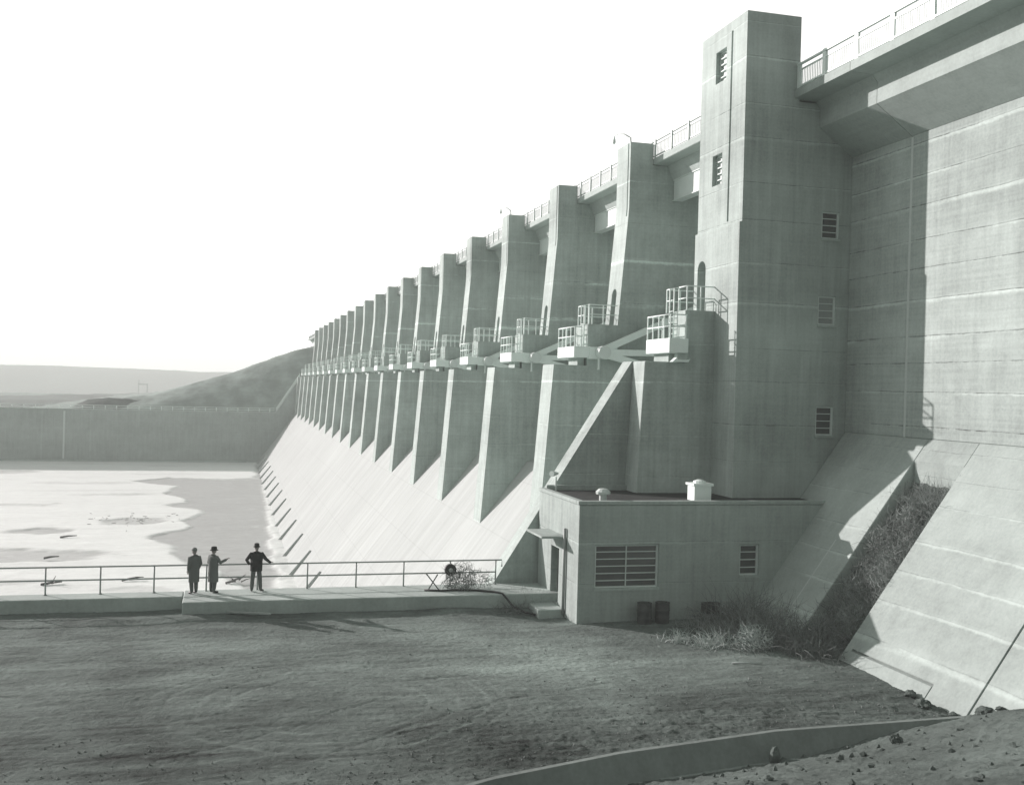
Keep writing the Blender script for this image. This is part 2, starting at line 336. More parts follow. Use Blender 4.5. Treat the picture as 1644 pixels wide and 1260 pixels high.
def yard_z(X, Y):
    z = -9.32 + .08*fbm(X*.16, Y*.16, 3) + .022*fbm(X*.5, Y*1.1, 8) + .018*fbm(X*2.1, Y*4.2, 12, 4) + .016*np.abs(fbm(X*7, Y*9, 21, 3))
    for pts, wd, dep, lum in TRACKS: z -= .035*abs(dep)*seg_mask(X+.3*fbm(X*.7, Y*.7, 71), Y+.2*fbm(X*.7, Y*.7, 91), pts, wd)
    rough = np.clip((30.5-Y)/2.5, 0, 1)*np.clip((X-2)/6, 0, 1); z += rough*(.09*np.clip(fbm(X*3.1, Y*3.1, 44, 3)-.05, 0, 1)+.05*np.abs(fbm(X*9, Y*9, 45, 2)))
    z += .014*np.abs(fbm(X*6+3, Y*9, 81, 3))+.020*fbm(X*13, Y*15, 82, 2)
    z += .28*np.exp(-((Y-42.6)/.7)**2)*np.clip(.25+fbm(X*.33, Y*.2, 61, 2), 0, 1)                    # spoil against the walkway wall
    z -= .16*np.exp(-((X-12.6)/1.6)**2-((Y-41.3)/1.6)**2)
    z -= .10*np.clip((X-17)/4, 0, 1)*np.clip((34-Y)/6, 0, 1)
    z = np.where(Y < yc(X)+.12, -10.6, z)
    return z
tag(grid_mesh('yard_ground', np.concatenate([np.arange(-60,-14,.5), np.arange(-14,23.6,.06)]), np.arange(22,44.8,.06), yard_z, M['yard'], True, yard_wear_tone), kind='structure')
def bank_z(X, Y):
    yl = yc(X)-np.interp(X, [0,13,16,18.2,20,24], [.56,.54,.38,.20,.02,-.1])
    z = -9.86 + .335*(yl-Y) + .125*np.clip(X-15.5, 0, 9)
    z = np.where(Y > yl, -9.86-.9*(Y-yl)+.125*np.clip(X-15.5, 0, 9), z)
    return z + .10*fbm(X*.7, Y*.7, 2) + .07*np.abs(fbm(X*2.4, Y*2.4, 9, 4)) + .06*np.clip(fbm(X*6, Y*6, 19, 3)-.1, 0, 1) + .05*np.abs(fbm(X*12, Y*12, 29, 2))
tag(grid_mesh('embankment', np.concatenate([np.arange(-14,3,.4), np.arange(3,26.5,.055)]), np.concatenate([np.arange(-4,12,.6), np.arange(12,26.9,.055)]), bank_z, M['bank']), kind='structure')
# the country beyond the far wall, out to the horizon
def plain_z(X, Y):
    edge = np.interp(X, [-600,-120,-60,0], [430,470,700,900])+30*fbm(X*.02, Y*0, 5)
    z = -9.6 + .5*fbm(X*.05, Y*.05, 4)*np.clip((edge-Y)/120, 0, 1)
    z = z - 26*np.clip((Y-edge)/160, 0, 1)**.8
    h = np.clip((Y-1350)/750, 0, 1); z = z + (53+5*fbm(X*.0032, Y*.0032, 7)+2*fbm(X*.02, Y*.008, 3))*h*h*(3-2*h)
    return z
def plain_wear(X, Y):
    edge = np.interp(X, [-600,-120,-60,0], [430,470,700,900])+30*fbm(X*.02, Y*0, 5)
    return -.42*np.clip((edge+20-Y)/60, 0, 1)*(.8+fbm(X*.05, Y*.03, 12)) + .25*fbm(X*.012, Y*.004, 22)
tag(grid_mesh('terrain', np.arange(-1600,1601,14), np.concatenate([np.arange(289.4,800,9), np.arange(800,2500,30)]), plain_z, M['plain'], True, plain_wear), kind='structure')
tag(grid_mesh('river_bank', np.arange(-900,-56,8.), np.arange(-60,300,6.), lambda X, Y: -14+.6*fbm(X*.04,Y*.04,6)-8*np.clip((Y-40)/8,0,1)*np.clip((X+110)/30,0,1), M['plain']), kind='structure')
HP = ([-120,-60,-40,-21.6,-7.1,1.6,12.2,17.6,23.1,27,40,70], [-10,-9.9,-7.6,-4.75,-.3,2.5,7.0,9.2,10.6,11.6,11.8,10])
def hill_z(X, Y):
    return np.interp(X, *HP)*np.clip((Y-296)/14, 0, 1)**.5 + -10*(1-np.clip((Y-296)/14, 0, 1)**.5) + .5*fbm(X*.15, Y*.1, 14) + .15*fbm(X*.8, Y*.8, 5)
tag(grid_mesh('hill', np.arange(-120,70,1.2), np.concatenate([np.arange(295,330,1.2), np.arange(330,640,8)]), hill_z, M['hill']), kind='structure')
def mound_z(X, Y):
    p = np.interp(X, [-46,-41,-37,-32,-23,-7,11,19,24], [-9.8,-8.4,-5.95,-5.5,-6.1,-6.75,-7.15,-7.6,-9.8])+.35*fbm(X*.3, Y*.3, 3)+.2*fbm(X*1.2, Y*1.2, 3)
    q = np.clip(1-np.abs(Y-305)/9, 0, 1); return -9.9 + (p+9.9)*q**.7
tag(grid_mesh('spoil_mound', np.arange(-47,25,.6), np.arange(295,315.5,.7), mound_z, M['bank']), kind='structure')

# ------------------------------------------------------------------ stilling basin: slush, ice, walls
ICE = [(7.0,277),(6.4,262),(6.2,246),(6.1,240.2),(.48,238.4),(-4.77,239.3),(-12.68,242),(-19.37,232.9),(-11.85,224.5),(-9.4,221.5),(-11.84,210),(-7.0,197.5),(-6.6,194.6),(-10,189.3),(-4.3,182.0),(-3.6,178.6),
       (-6.76,168.3),(-5.17,162.5),(-5.4,159.8),(-10.65,152.5),(-6.68,143.1),(-5.5,134),(-4.41,128.5),(-1.22,125.2),(.18,119.9),(1.78,115),(3.2,108),(3.0,90),(2.0,60),(1,46),(-60,46),(-300,46),(-415,100),(-415,285),(-120,287.5),(9.3,288.5)]
FR = [(9,238),(9,195),(9,157),(9,128),(9,96),(4.6,96),(5.2,110),(5.0,118),(5.9,121),(5.3,128),(5.0,133),(6.0,135),(5.2,142),(5.4,147),(6.2,149),(5.7,156),(5.5,161),(6.3,163),(6.0,171),(6.2,176),(6.5,185),(6.6,200),(6.7,212),(6.9,228)]
PATCH = [(-25.5,157.5,5.2,3.6,.8), (-30,137,17,6.5,.75), (-48,254,9,4,.6), (-14.6,168.5,5.5,3.8,.7), (-20,206,8,2.2,.35), (-34,190,9,3,.4), (-28,228,10,3,.35), (-9,113,5,2.2,.4), (-24,119,7,2.5,.4), (-14,250,12,2,.25)]
def poly_dist(X, Y, P):
    ins = np.zeros(X.shape, bool); d2 = np.full(X.shape, 1e9)
    for (x0,y0),(x1,y1) in zip(P, P[1:]+P[:1]):
        c = ((y0 > Y) != (y1 > Y)) & (X < (x1-x0)*(Y-y0)/((y1-y0) if y1 != y0 else 1e-9)+x0); ins ^= c
        dx, dy = x1-x0, y1-y0; t = np.clip(((X-x0)*dx+(Y-y0)*dy)/(dx*dx+dy*dy+1e-9), 0, 1); d2 = np.minimum(d2, (X-x0-t*dx)**2+(Y-y0-t*dy)**2)
    return np.where(ins, 1, -1)*np.sqrt(d2)
def ice_amount(X, Y):
    wx, wy = X+1.1*fbm(X*.22, Y*.16, 5, 5)+.5*fbm(X*.9, Y*.6, 6, 3), Y+1.6*fbm(X*.2, Y*.14, 15, 5)+.8*fbm(X*.9, Y*.6, 16, 3)
    a = poly_dist(wx, wy, ICE); edge = .35+1.6*np.clip(fbm(X*.08, Y*.05, 55)+.25, 0, 1)
    v = np.clip(.5+a/(2*edge), 0, 1)
    for cx, cy, rx, ry, k in PATCH:
        q = np.sqrt(((wx-cx)/rx)**2+((wy-cy)/ry)**2)+.5*fbm(X*.18, Y*.3, 77, 4); v -= k*np.clip((1.05-q)/.30, 0, 1)
    v -= .42*np.clip(fbm(X*.06, Y*.22, 31, 5)-.05, 0, .6)+.35*np.clip(fbm(X*.25, Y*.7, 41, 4)-.22, 0, 1)
    f = np.clip(.5+poly_dist(X+.5*fbm(X*.7, Y*.5, 8, 4), Y+.5*fbm(X*.7, Y*.5, 9, 4), FR)/.4, 0, 1)
    n = .25*np.clip(fbm(X*.5, Y*.3, 61, 4)-.15, 0, 1)
    return np.clip(np.maximum(np.maximum(v, f*(.75+.5*fbm(X*.9, Y*.5, 66))), n), 0, 1)
def ice_z(X, Y):
    v = ice_amount(X, Y); return WATER + .19*np.clip((v-.25)*2, 0, 1) + .05*v*fbm(X*.4, Y*.6, 71, 4) + .02*fbm(X*1.6, Y*1.6, 72, 3)
tag(grid_mesh('water', np.concatenate([np.arange(-420,-62,8.), np.arange(-62,10.1,.45)]), np.concatenate([np.arange(45.4,92,4.), np.arange(92,289,.5)]), ice_z, M['ice'], True, ice_amount), kind='structure')
# far training wall
far = thing('training_wall', 'long dark concrete wall across the far side of the icy basin', 'wall', (0,288.6,-21))
FW = [(17.9,1.36),(11.95,-8.0),(11.6,-8.35),(-380,-8.75),(-380,-26),(30,-26),(30,1.36)]
MB().prism(FW, 288.0, 289.1).build('wall_body', M['stain'], far)
cp = MB(); cp.prism([(18.0,1.47),(11.98,-7.94),(12.1,-8.06),(18.16,1.36)], 287.9, 289.2); cp.prism([(11.9,-8.2),(-380,-8.6),(-380,-8.75),(11.6,-8.36)], 287.9, 289.2); cp.build('coping', M['slab'], far)
MB().box(-380, 4.5, 286.6, 287.99, -26, -21.1).build('footing', M['stain'], far)
for x in (-40.6,-34.3,-45.8): MB().box(x-.22, x+.22, 287.93, 287.99, -21, -8.9).build('joint_strip', M['frame'] if x > -41 and x < -39 else M['slab'], far)
def hand_rail(name, label, x0, x1, y, zt, step, h, rad, mat, first=None, endstop=None, z1=None):
    t = thing(name, label, 'railing', (x0, y, zt)); z1 = zt if z1 is None else z1
    zz = lambda x: zt+(z1-zt)*(x-x0)/(x1-x0)
    e = endstop or (x1, x1)
    MB().tube([(x0,y,zz(x0)+h),(e[0],y,zz(e[0])+h)]+([(e[0],y,zz(e[0])+h-.3)] if endstop else []), rad, 8).build('top_rail', mat, t, True)
    MB().tube([(x0,y,zz(x0)+h*.52),(e[1],y,zz(e[1])+h*.52)]+([(e[1],y,zz(e[1])+h*.52-.35)] if endstop else []), rad, 8).build('mid_rail', mat, t, True)
    me = None; x = first if first is not None else x0
    while x <= min(e[0], x1)+.01:
        if me is None:
            p = MB().tube([(0,0,0),(0,0,h)], rad*1.05, 8).lathe((0,0,0), [(rad*2.2,0),(rad*2.2,.03)], 8).build('post', mat, None, True); me = p.data
        else: p = bpy.data.objects.new('post', me); C.objects.link(p)
        p.parent = t; p.location = (x-x0, 0, zz(x)-zt); x += step
    return t
hand_rail('handrail', 'pale pipe handrail running along the top of the far basin wall', -116.2, 11.5, 288.5, -8.70, 2.75, 1.1, .075, M['white'], z1=-8.28)
MB().tube([(18.0,288.4,2.3),(11.9,288.4,-7.2)], .09, 6).tube([(18.0,288.4,1.85),(11.9,288.4,-7.65)], .08, 6).build('slope_rail', M['white'], far)  # white pipes added to draw the pale diagonal line of the wall top
# near basin wall in two pieces, with the walkway on top
b = MB().box(-1.63, 14.5, 43.15, 45.66, -24, -8.75).build('basin_wall', M['slab']); bevel(b)
tag(b, 'broad concrete walkway wall that the three men stand on', 'wall')
b = MB().box(-120, -1.66, 44.5, 45.66, -24, -8.78).build('basin_wall', M['slab']); bevel(b)
tag(b, 'narrow concrete wall carrying the handrail at the left, past the joint beside the men', 'wall')
hand_rail('handrail', 'two-bar grey pipe handrail behind the three men on the near walkway', -33.73, 11.9, 45.42, -8.77, 2.06, 1.1, .032, M['pipe'], endstop=(11.87, 11.57))
# debris lying on the ice
def debris(name, label, cat, x, y, sticks):
    t = MB()
    for a in sticks: t.tube([(x+a[0],y+a[1],WATER+.3+a[2]),(x+(a[0]+a[3])/2,y+(a[1]+a[4])/2,WATER+.36+(a[2]+a[5])/2),(x+a[3],y+a[4],WATER+.3+a[5])], [a[6],a[6]*.8,a[6]*.4], 6)
    return tag(t.build(name, M['dark'], None, True), label, cat)
debris('driftwood_log', 'forked dark log stranded on the ice beyond the left handrail', 'log', -17.3, 117, [(-1,-.3,0,.9,.6,.1,.16),(.1,.1,.05,.9,-.7,.5,.08),(0,.1,0,.2,1.2,.6,.07)])
debris('driftwood_pile', 'tangle of dark branches on the ice between the second and third man', 'driftwood', 1.2, 116.5, [(-.9,-1,0,.9,.6,.35,.10),(-.6,.6,0,.5,-.8,.5,.08),(.2,0,.1,.9,1.0,.5,.08),(-.2,-.5,0,-1.0,.8,.4,.08),(-1.2,-1,0,-.3,-1.2,.15,.14),(.4,-.6,0,1.4,-.2,.3,.07)])
debris('driftwood_pile', 'low dark heap of branches on the ice left of the first man', 'driftwood', -9.6, 118.6, [(-1,-.5,0,1,.3,.2,.12),(-.5,.5,0,1.2,-.6,.35,.1)])
debris('driftwood_log', 'thin lone stick lying on the ice far out from the left wall', 'log', -20.4, 151, [(-1,-.3,0,1,.5,.1,.14)])
debris('driftwood_log', 'short dark log on the grey ice above the left handrail', 'log', -19.9, 134, [(-.8,-.4,0,.8,.2,.1,.15)])
rn = random.Random(77); mb = MB()
for i in range(45):
    x, y = -14+rn.gauss(0,3.2), 170+rn.gauss(0,3.4); a = rn.uniform(0,3.14); l = rn.uniform(.15,.7)
    mb.tube([(x,y,WATER+.27),(x+l*math.cos(a),y+l*math.sin(a),WATER+.28+rn.uniform(0,.08))], .035, 4)
tag(mb.build('drift_litter', M['dark'], None, False, fix=False), kind='stuff')
# ------------------------------------------------------------------ spillway chute with toe fins
XC = lambda z: 16.5+.754*(z+9.3)
ch = thing('spillway_chute', 'broad sunlit concrete slope running down from the piers to the ice', 'spillway', (7,170,-21.7))
prof = [(34,-3.6),(29,-2.9),(27,-2.8),(25,-3.2),(23.2,-4.2),(21.4,-5.5),(20,-6.9),(XC(-6.3)-.15,-6.6) if 0 else (18.6,-7.75),(XC(-9.3),-9.3),(XC(-24.5),-24.5),(5,-27),(34,-27)]
prof = [(34,-3.6),(29,-2.9),(27,-2.8),(25,-3.2),(22.9,-4.1),(XC(-5),-5.0),(XC(-24.5),-24.5),(5,-27),(34,-27)]
MB().prism(prof, 46.0, 288.1).build('chute_slab', M['chute'], ch)
fin = None
for k in range(2, 19):
    y = yk(k)-3.75+.45
    if fin is None:
        z0, z1, off = -23.0, -18.95, .36
        fin = MB().prism([(XC(z0)+.2,z0),(XC(z1)+.2,z1),(XC(z1)-off*.55,z1+off*.25),(XC(z0)-off*1.0,z0+.25)], -.12, .12).build('toe_fin', M['chute'], None)
        f = fin
    else: f = bpy.data.objects.new('toe_fin', fin.data); C.objects.link(f)
    f.parent = ch; f.location = (0-7, y-170, 21.7)
# near training wall
tw = MB().prism([(17.9,1.36),(11.46,-8.92),(2.6,-23),(2.6,-26),(30,-26),(30,1.36)], 45.7, 46.85).build('training_wall', M['pier'])
tag(tw, 'sloping concrete wall beside the small house, its lit top a diagonal strip', 'wall')

# ------------------------------------------------------------------ piers
def pier_body(name, y0, y1, dx=0., upper=True):
    pts = [(17.3,1.36),(19.23,1.36),(19.23,3.68),(21.0,3.68),(21.5,10.3),(21.5,14.05),(22.87,14.05),(22.87,12.84),(33,12.84),(33,-14),(16.0,-14),(16.55,-9.3)] if upper else \
          [(17.95,1.36),(19.85,1.36),(19.85,3.74),(21.4,3.74),(21.4,-14),(17.2,-14),(17.45,-9.3)]
    return MB().prism(pts, y0, y1).build(name, M['pier'])
def arch(x0, x1, yc_, wd, z0, h, n=10):
    """door-shaped cutter pushed along X"""
    r = wd/2; p = [(yc_-r, z0), (yc_+r, z0)]+[(yc_+r*math.cos(math.pi*i/n), z0+h-r+r*math.sin(math.pi*i/n)) for i in range(n+1)]
    N = len(p); m = MB(); m.add([(x0,y,z) for y,z in p]+[(x1,y,z) for y,z in p], [tuple(range(N)), tuple(range(2*N-1,N-1,-1))]+[(i,(i+1)%N,(i+1)%N+N,i+N) for i in range(N)])
    return m
def rails(mb, pts, zs, r=.03):
    for z in zs: mb.tube([(x,y,z) for x,y in pts], r, 6)
def platform_railing(xf, xw, y0, y1, z, gap):
    """rail round the platform in front of the pier door, open where the ladder lands"""
    o = MB(); zs = (z+.56, z+1.1)
    rails(o, [(xw,y0),(xf,y0),(xf,gap[0])], zs); rails(o, [(xf,gap[1]),(xf,y1),(xw,y1)], zs)
    return o, [(xf,y0),(xf,gap[0]),(xf,gap[1]),(xf,y1),((xf+xw)/2,y0),((xf+xw)/2,y1)]
def add_posts(par, pts, z, h, mat, r=.034, name='post'):
    me = MB().tube([(0,0,0),(0,0,h)], r, 6).mesh(name); me.materials.append(mat)
    for x, y in pts:
        p = bpy.data.objects.new(name, me); C.objects.link(p); p.parent = par; p.location = Vector((x,y,z))-par.location if par.type == 'EMPTY' else Vector((x,y,z))
def make_pier():
    t = thing('spillway_pier', '', 'pier', (0,0,0))
    b = pier_body('pier_body', 0, TP)
    cut(b, [MB().box(21.3,21.62, .26,.40, 9.9,14.2), arch(20.5,23.6, 1.06,.74, 3.66,2.15)])
    bevel(b, .035); b.parent = t
    MB().box(18.32,19.2, -.42,TP+.55, 1.78,2.40).box(19.2,20.35, -.42,-.03, 1.72,2.40).box(19.2,20.35, TP+.03,TP+.55, 1.72,2.40).build('trunnion_beam', M['white'], t).data.materials.clear()
    tb = [c for c in C.objects if c.name.startswith('trunnion_beam')][-1]; tb.data.materials.append(M['white']); bevel(tb, .03)
    MB().box(18.75,19.15, .25,1.85, 1.364,1.777).build('pedestal', M['pier'], t)
    a = MB(); rails(a, [(19.15,TP+.5),(18.36,TP+.5),(18.36,-.36),(18.75,-.36)], (2.95,3.48), .033)
    ra = a.build('beam_railing', M['white'], t, True)
    add_posts(ra, [(18.36,-.36),(18.36,.35),(18.36,1.1),(18.36,1.85),(18.36,TP+.5),(18.75,-.36),(18.8,TP+.5)], 2.4, 1.08, M['white'])
    o, ps = platform_railing(19.33, 21.0, .1, TP-.1, 3.68, (.22,.8))
    rb = o.build('platform_railing', M['white'], t, True); add_posts(rb, ps, 3.68, 1.1, M['white'])
    l = MB()
    for y in (.26,.76): l.tube([(19.08,y,2.4),(19.08,y,4.75),(19.33,y,4.78)], .032, 6)
    for i in range(5): l.tube([(19.08,.26,2.65+.26*i),(19.08,.76,2.65+.26*i)], .02, 5)
    l.build('ladder', M['white'], t, True)
    return t
pier = make_pier()
PIERS = []
for k in range(1, NP+1):
    o = pier if k == 1 else copy_tree(pier)
    o.location = (0, yk(k), 0); PIERS.append(o)
    lab = {1: 'tallest-looking concrete spillway pier, first beyond the window tower, lamp on its top', 3: 'third concrete spillway pier from the window tower, with a lamp on its top',
           NP: 'farthest concrete spillway pier, last in the row against the far wall'}.get(k, f'{ORD[k-1]} concrete spillway pier counted from the tower with windows')
    tag(o, lab, 'pier', 'spillway piers along the dam')
# half pier built against the tower
hp = thing('half_pier', 'shaded concrete half pier joined to the tower, carrying the nearest white platform', 'pier', (0,0,0))
b = pier_body('pier_body', 44.2, 45.66, upper=False); b.parent = hp; bevel(b, .035)
tb = MB().box(18.9,19.82, 43.72,46.5, 1.75,2.42).build('trunnion_beam', M['white'], hp); bevel(tb, .03)
MB().box(19.2,19.84, 44.5,46.2, 1.364,1.747).box(19.35,19.84, 43.86,44.19, 1.46,1.747).build('pedestal', M['pier'], hp)
MB().prism([(19.12,1.36),(19.34,1.56),(19.38,1.46),(19.9,1.46),(19.98,1.52),(19.9,1.36)], 43.84,44.195).build('bracket', M['white'], hp)
a = MB(); rails(a, [(19.7,46.44),(18.95,46.44),(18.95,43.78),(19.75,43.78)], (2.95,3.48), .033); ra = a.build('beam_railing', M['white'], hp, True)
add_posts(ra, [(18.95,43.78),(18.95,44.5),(18.95,45.1),(18.95,45.8),(18.95,46.44),(19.7,43.78),(19.7,46.44)], 2.42, 1.06, M['white'])
o, ps = platform_railing(19.95, 21.3, 44.3, 46.6, 3.74, (45.2,45.75)); rb = o.build('platform_railing', M['white'], hp, True); add_posts(rb, ps, 3.74, 1.1, M['white'])
l = MB()
for y in (45.22,45.72): l.tube([(19.72,y,2.42),(19.72,y,4.8),(19.95,y,4.82)], .032, 6)
for i in range(5): l.tube([(19.72,45.22,2.7+.26*i),(19.72,45.72,2.7+.26*i)], .02, 5)
l.build('ladder', M['white'], hp, True)
# ------------------------------------------------------------------ radial gates between the piers
def make_gate():
    t = thing('radial_gate', '', 'gate', (0,0,0)); hx, hz, RR = 19.95, 2.08, 7.6
    n = 14; an = [R(-38+ (38+36)*i/n) for i in range(n+1)]
    g = MB(); vs = []
    for rr in (RR, RR+.12):
        for a in an: vs += [(hx+rr*math.cos(a), -11.38, hz+rr*math.sin(a)), (hx+rr*math.cos(a), -.05, hz+rr*math.sin(a))]
    N = 2*(n+1); fs = [(2*i,2*i+1,2*i+3,2*i+2) for i in range(n)]+[(N+2*i,N+2*i+2,N+2*i+3,N+2*i+1) for i in range(n)]
    g.add(vs, fs)
    for a in (-.45,-.1,.22,.5): g.bar((hx+(RR-.2)*math.cos(a),-11.3,hz+(RR-.2)*math.sin(a)), (hx+(RR-.2)*math.cos(a),-.1,hz+(RR-.2)*math.sin(a)), .4, .35)
    g.build('gate_skin', M['gate'], t)
    for y, s in ((-.68,-1), (-10.75,1)):
        MB().tube([(hx-.05,y-.42,hz),(hx-.05,y+.42,hz)], .36, 14).build('trunnion_hub', M['steelwhite'], t, False)
        for a, wd in ((.45,.36),(.02,.34),(-.24,.36)):
            p0 = Vector((hx+.05, y, hz+a*.4)); p1 = Vector((hx+(RR-.1)*math.cos(a), y+s*1.6 if 0 else y-.0, hz+(RR-.1)*math.sin(a)))
            MB().bar(p0, p1, .3, wd).build('gate_arm', M['armpaint'], t)
        m = MB()
        m.prism([(hx-.1,hz-.28),(hx+.8,hz-.38),(hx+.8,hz+.5),(hx-.1,hz+.3)], y-.05, y+.05); m.build('gusset', M['armpaint'], t)
        MB().tube([(hx-.25,y,hz-.3),(hx-.25,y,hz-.95)], .07, 6).build('drip_pipe', M['steelwhite'], t)
    return t
gate = make_gate()
for k in range(1, NP+1):
    o = gate if k == 1 else copy_tree(gate); o.location = (0, yk(k), 0)
    lab = 'steel radial gate with fanned arms between the half pier and the first pier' if k == 1 else f'steel radial gate with fanned arms in the {ORD[k-1]} bay from the window tower'
    tag(o, lab, 'gate', 'radial gates between the piers')
# ------------------------------------------------------------------ bridge over the piers
def railing_mesh(mb, x, y0, y1, z, hr, posts, rw=.05, pick=.19, mid=.78):
    mb.box(x-rw, x+rw, y0, y1, z+hr-.07, z+hr); mb.box(x-.03, x+.03, y0, y1, z+hr*mid-.03, z+hr*mid+.03); mb.box(x-.03, x+.03, y0, y1, z+.08, z+.15)
    n = int((y1-y0)/pick)
    for i in range(1, n): y = y0+(y1-y0)*i/n; mb.box(x-.012, x+.012, y-.014, y+.014, z+.14, z+hr*mid)
def make_span(y0, y1, posts):
    t = thing('bridge_span', '', 'bridge', (0,0,0))
    s = MB().prism([(22.9,12.86),(22.9,13.24),(33,13.24),(33,12.86)], y0, y1).build('deck_slab', M['deck'], t); bevel(s, .03)
    MB().prism([(23.75,12.857),(24.1,12.08),(25.3,12.08),(25.3,12.857)], y0+.02, y1-.02).build('concrete_beam', M['deck'], t)
    MB().box(24.17,24.6, y0+1.08,y1-1.08, 10.93,12.03).box(24.1,24.7, y0+1.08,y1-1.08, 12.032,12.076).box(24.1,24.7, y0+1.08,y1-1.08, 10.88,10.928).build('steel_girder', M['steelwhite'], t)
    r = MB(); railing_mesh(r, 22.99, y0, y1, 13.24, 1.02, None); ro = r.build('railing', M['galv'], t)
    me = MB().box(-.04,.04,-.07,.07,0,1.02).mesh('railing_post'); me.materials.append(M['galv'])
    for y in posts:
        p = bpy.data.objects.new('railing_post', me); C.objects.link(p); p.parent = ro; p.location = (22.93,y,13.242)
    return t
span = make_span(1.07, 1.07+DP-.03, [1.2, 3.17, 5.14, 7.1, 9.06, 11.02, 12.99, 14.4])
for k in range(1, NP):
    o = span if k == 1 else copy_tree(span); o.location = (0, yk(k), 0)
    tag(o, f'railed bridge span between the {ORD[k-1]} and {ORD[k]} piers from the window tower', 'bridge', 'bridge spans across the pier tops')
o = tag(make_span(46.75, Y1+1.04, [47, 49.1, 51.3, 53.5, 55.8]), 'railed bridge span between the window tower and the first pier', 'bridge', 'bridge spans across the pier tops')
o = tag(make_span(yk(NP)+1.07, 333, [288,294,300,306,312,318,324,330]), 'last railed bridge span running past the farthest pier onto the hill', 'bridge', 'bridge spans across the pier tops')
MB().box(26.75,33, 288.2,333, -10,12.85).build('abutment_wall', M['wall']); tag(bpy.data.objects['abutment_wall'], 'pale concrete abutment under the last bridge span beside the hill', 'wall')
# street lamps on two pier tops
def lamp(y, label):
    t = thing('street_lamp', label, 'lamp', (21.9, y, 14.05), 'lamps on the pier tops')
    MB().tube([(22.0,y,14.05),(21.95,y,14.62)], .05, 8).tube([(21.95,y,14.6),(21.7,y+.35,14.86),(21.55,y+.9,15.0),(21.5,y+1.5,15.0)], .035, 8).build('lamp_arm', M['galv'], t, True)
    MB().lathe((21.5,y+1.5,14.70), [(.085,0),(.09,.05),(.05,.16),(.03,.28)], 12).build('lamp_shade', M['white'], t, True)
    MB().lathe((21.5,y+1.5,14.50), [(.03,0),(.09,.07),(.10,.13),(.09,.199)], 12).build('lamp_globe', M['lampglass'], t, True)
lamp(57.2, 'curved lamp bracket on top of the pier nearest the window tower'); lamp(yk(3)+1.2, 'curved lamp bracket on top of the third pier from the window tower')

# ------------------------------------------------------------------ window tower
tower = thing('window_tower', 'tall square concrete tower with stacked windows beside the bridge', 'tower', (24,44.5,-9))
b = MB().prism([(21.3,-12),(21.3,7.52),(21.42,7.55),(21.42,16.75),(24.05,16.75),(24.05,13.0),(27.6,13.0),(27.6,-12)], 42.0, 46.55).build('tower_body', M['tower'])
TW = [(42.0,25.32,26.2,7.03,8.23),(42.0,25.25,26.13,3.18,4.45),(42.0,25.28,26.16,-1.76,-.48)]      # near face: x0,x1,z0,z1
TL = [(43.98,45.03,14.3,15.75),(44.15,45.12,9.58,10.98)]                                             # basin face: y0,y1,z0,z1
cut(b, [MB().box(21.2,21.6, 43.36,43.50, 7.72,16.3)]+[MB().box(x0,x1,41.8,42.25,z0,z1) for _,x0,x1,z0,z1 in TW]+[MB().box(21.1,21.85,y0,y1,z0,z1) for y0,y1,z0,z1 in TL]+[arch(20.9,22.6,45.75,.86,3.76,2.42)])
b.parent = tower; b.matrix_parent_inverse = Matrix.Translation((-24,-44.5,9)); bevel(b, .04)
lower = MB().box(21.29,26.71, 41.955,41.997, -12,7.5); lower.box(21.265,21.297, 41.955,46.6, -12,3.7)
sl = MB().prism([(21.2,-12),(21.2,7.42),(21.297,7.5),(21.297,-12)], 43.0, 43.01)
def louvre_x(par, x0, x1, y, z0, z1, rows, glass, cols=1, bars=.035, sill=True, name='window'):
    """window seen on a wall that faces the camera side (-Y)"""
    f = MB(); f.box(x0-.0,x0+.07,y-.16,y-.02,z0,z1).box(x1-.07,x1,y-.16,y-.02,z0,z1).box(x0+.07,x1-.07,y-.16,y-.02,z1-.06,z1).box(x0+.07,x1-.07,y-.16,y-.02,z0,z0+.06)
    for i in range(1, rows): z = z0+(z1-z0)*i/rows; f.box(x0+.07,x1-.07,y-.13,y-.03,z-bars/2,z+bars/2)
    for j in range(1, cols): x = x0+(x1-x0)*j/cols; f.box(x-bars/2,x+bars/2,y-.135,y-.025,z0+.06,z1-.06)
    o = MB().box(x0+.07,x1-.07,y-.07,y-.055,z0+.06,z1-.06).build(name, glass, par)
    f.build('frame', M['frame'], o); o.children[0].matrix_parent_inverse = Matrix.Identity(4)
    if sill:
        s = MB().box(x0-.03,x1+.03,y-.30,y-.17,z0-.10,z0-.004).build('sill', M['slab'], o); s.matrix_parent_inverse = Matrix.Identity(4)
    return o
for i, (_, x0, x1, z0, z1) in enumerate(TW): louvre_x(tower, x0, x1, 42.22, z0, z1, 4, M['frosted'] if i == 1 else M['glass'])
for y0, y1, z0, z1 in TL:
    o = MB().box(21.70,21.72,y0+.05,y1-.05,z0+.05,z1-.05).build('window', M['palepane'], tower)
    f = MB(); f.box(21.62,21.78,y0,y0+.06,z0,z1).box(21.62,21.78,y1-.06,y1,z0,z1).box(21.62,21.78,y0+.06,y1-.06,z0,z0+.06).box(21.62,21.78,y0+.06,y1-.06,z1-.06,z1)
    for i in range(1, 5): z = z0+(z1-z0)*i/5; f.box(21.60,21.76,y0+.06,y1-.06,z-.025,z+.025)
    q = f.build('frame', M['frame'], o); q.matrix_parent_inverse = Matrix.Identity(4)
    for i in range(5): pass
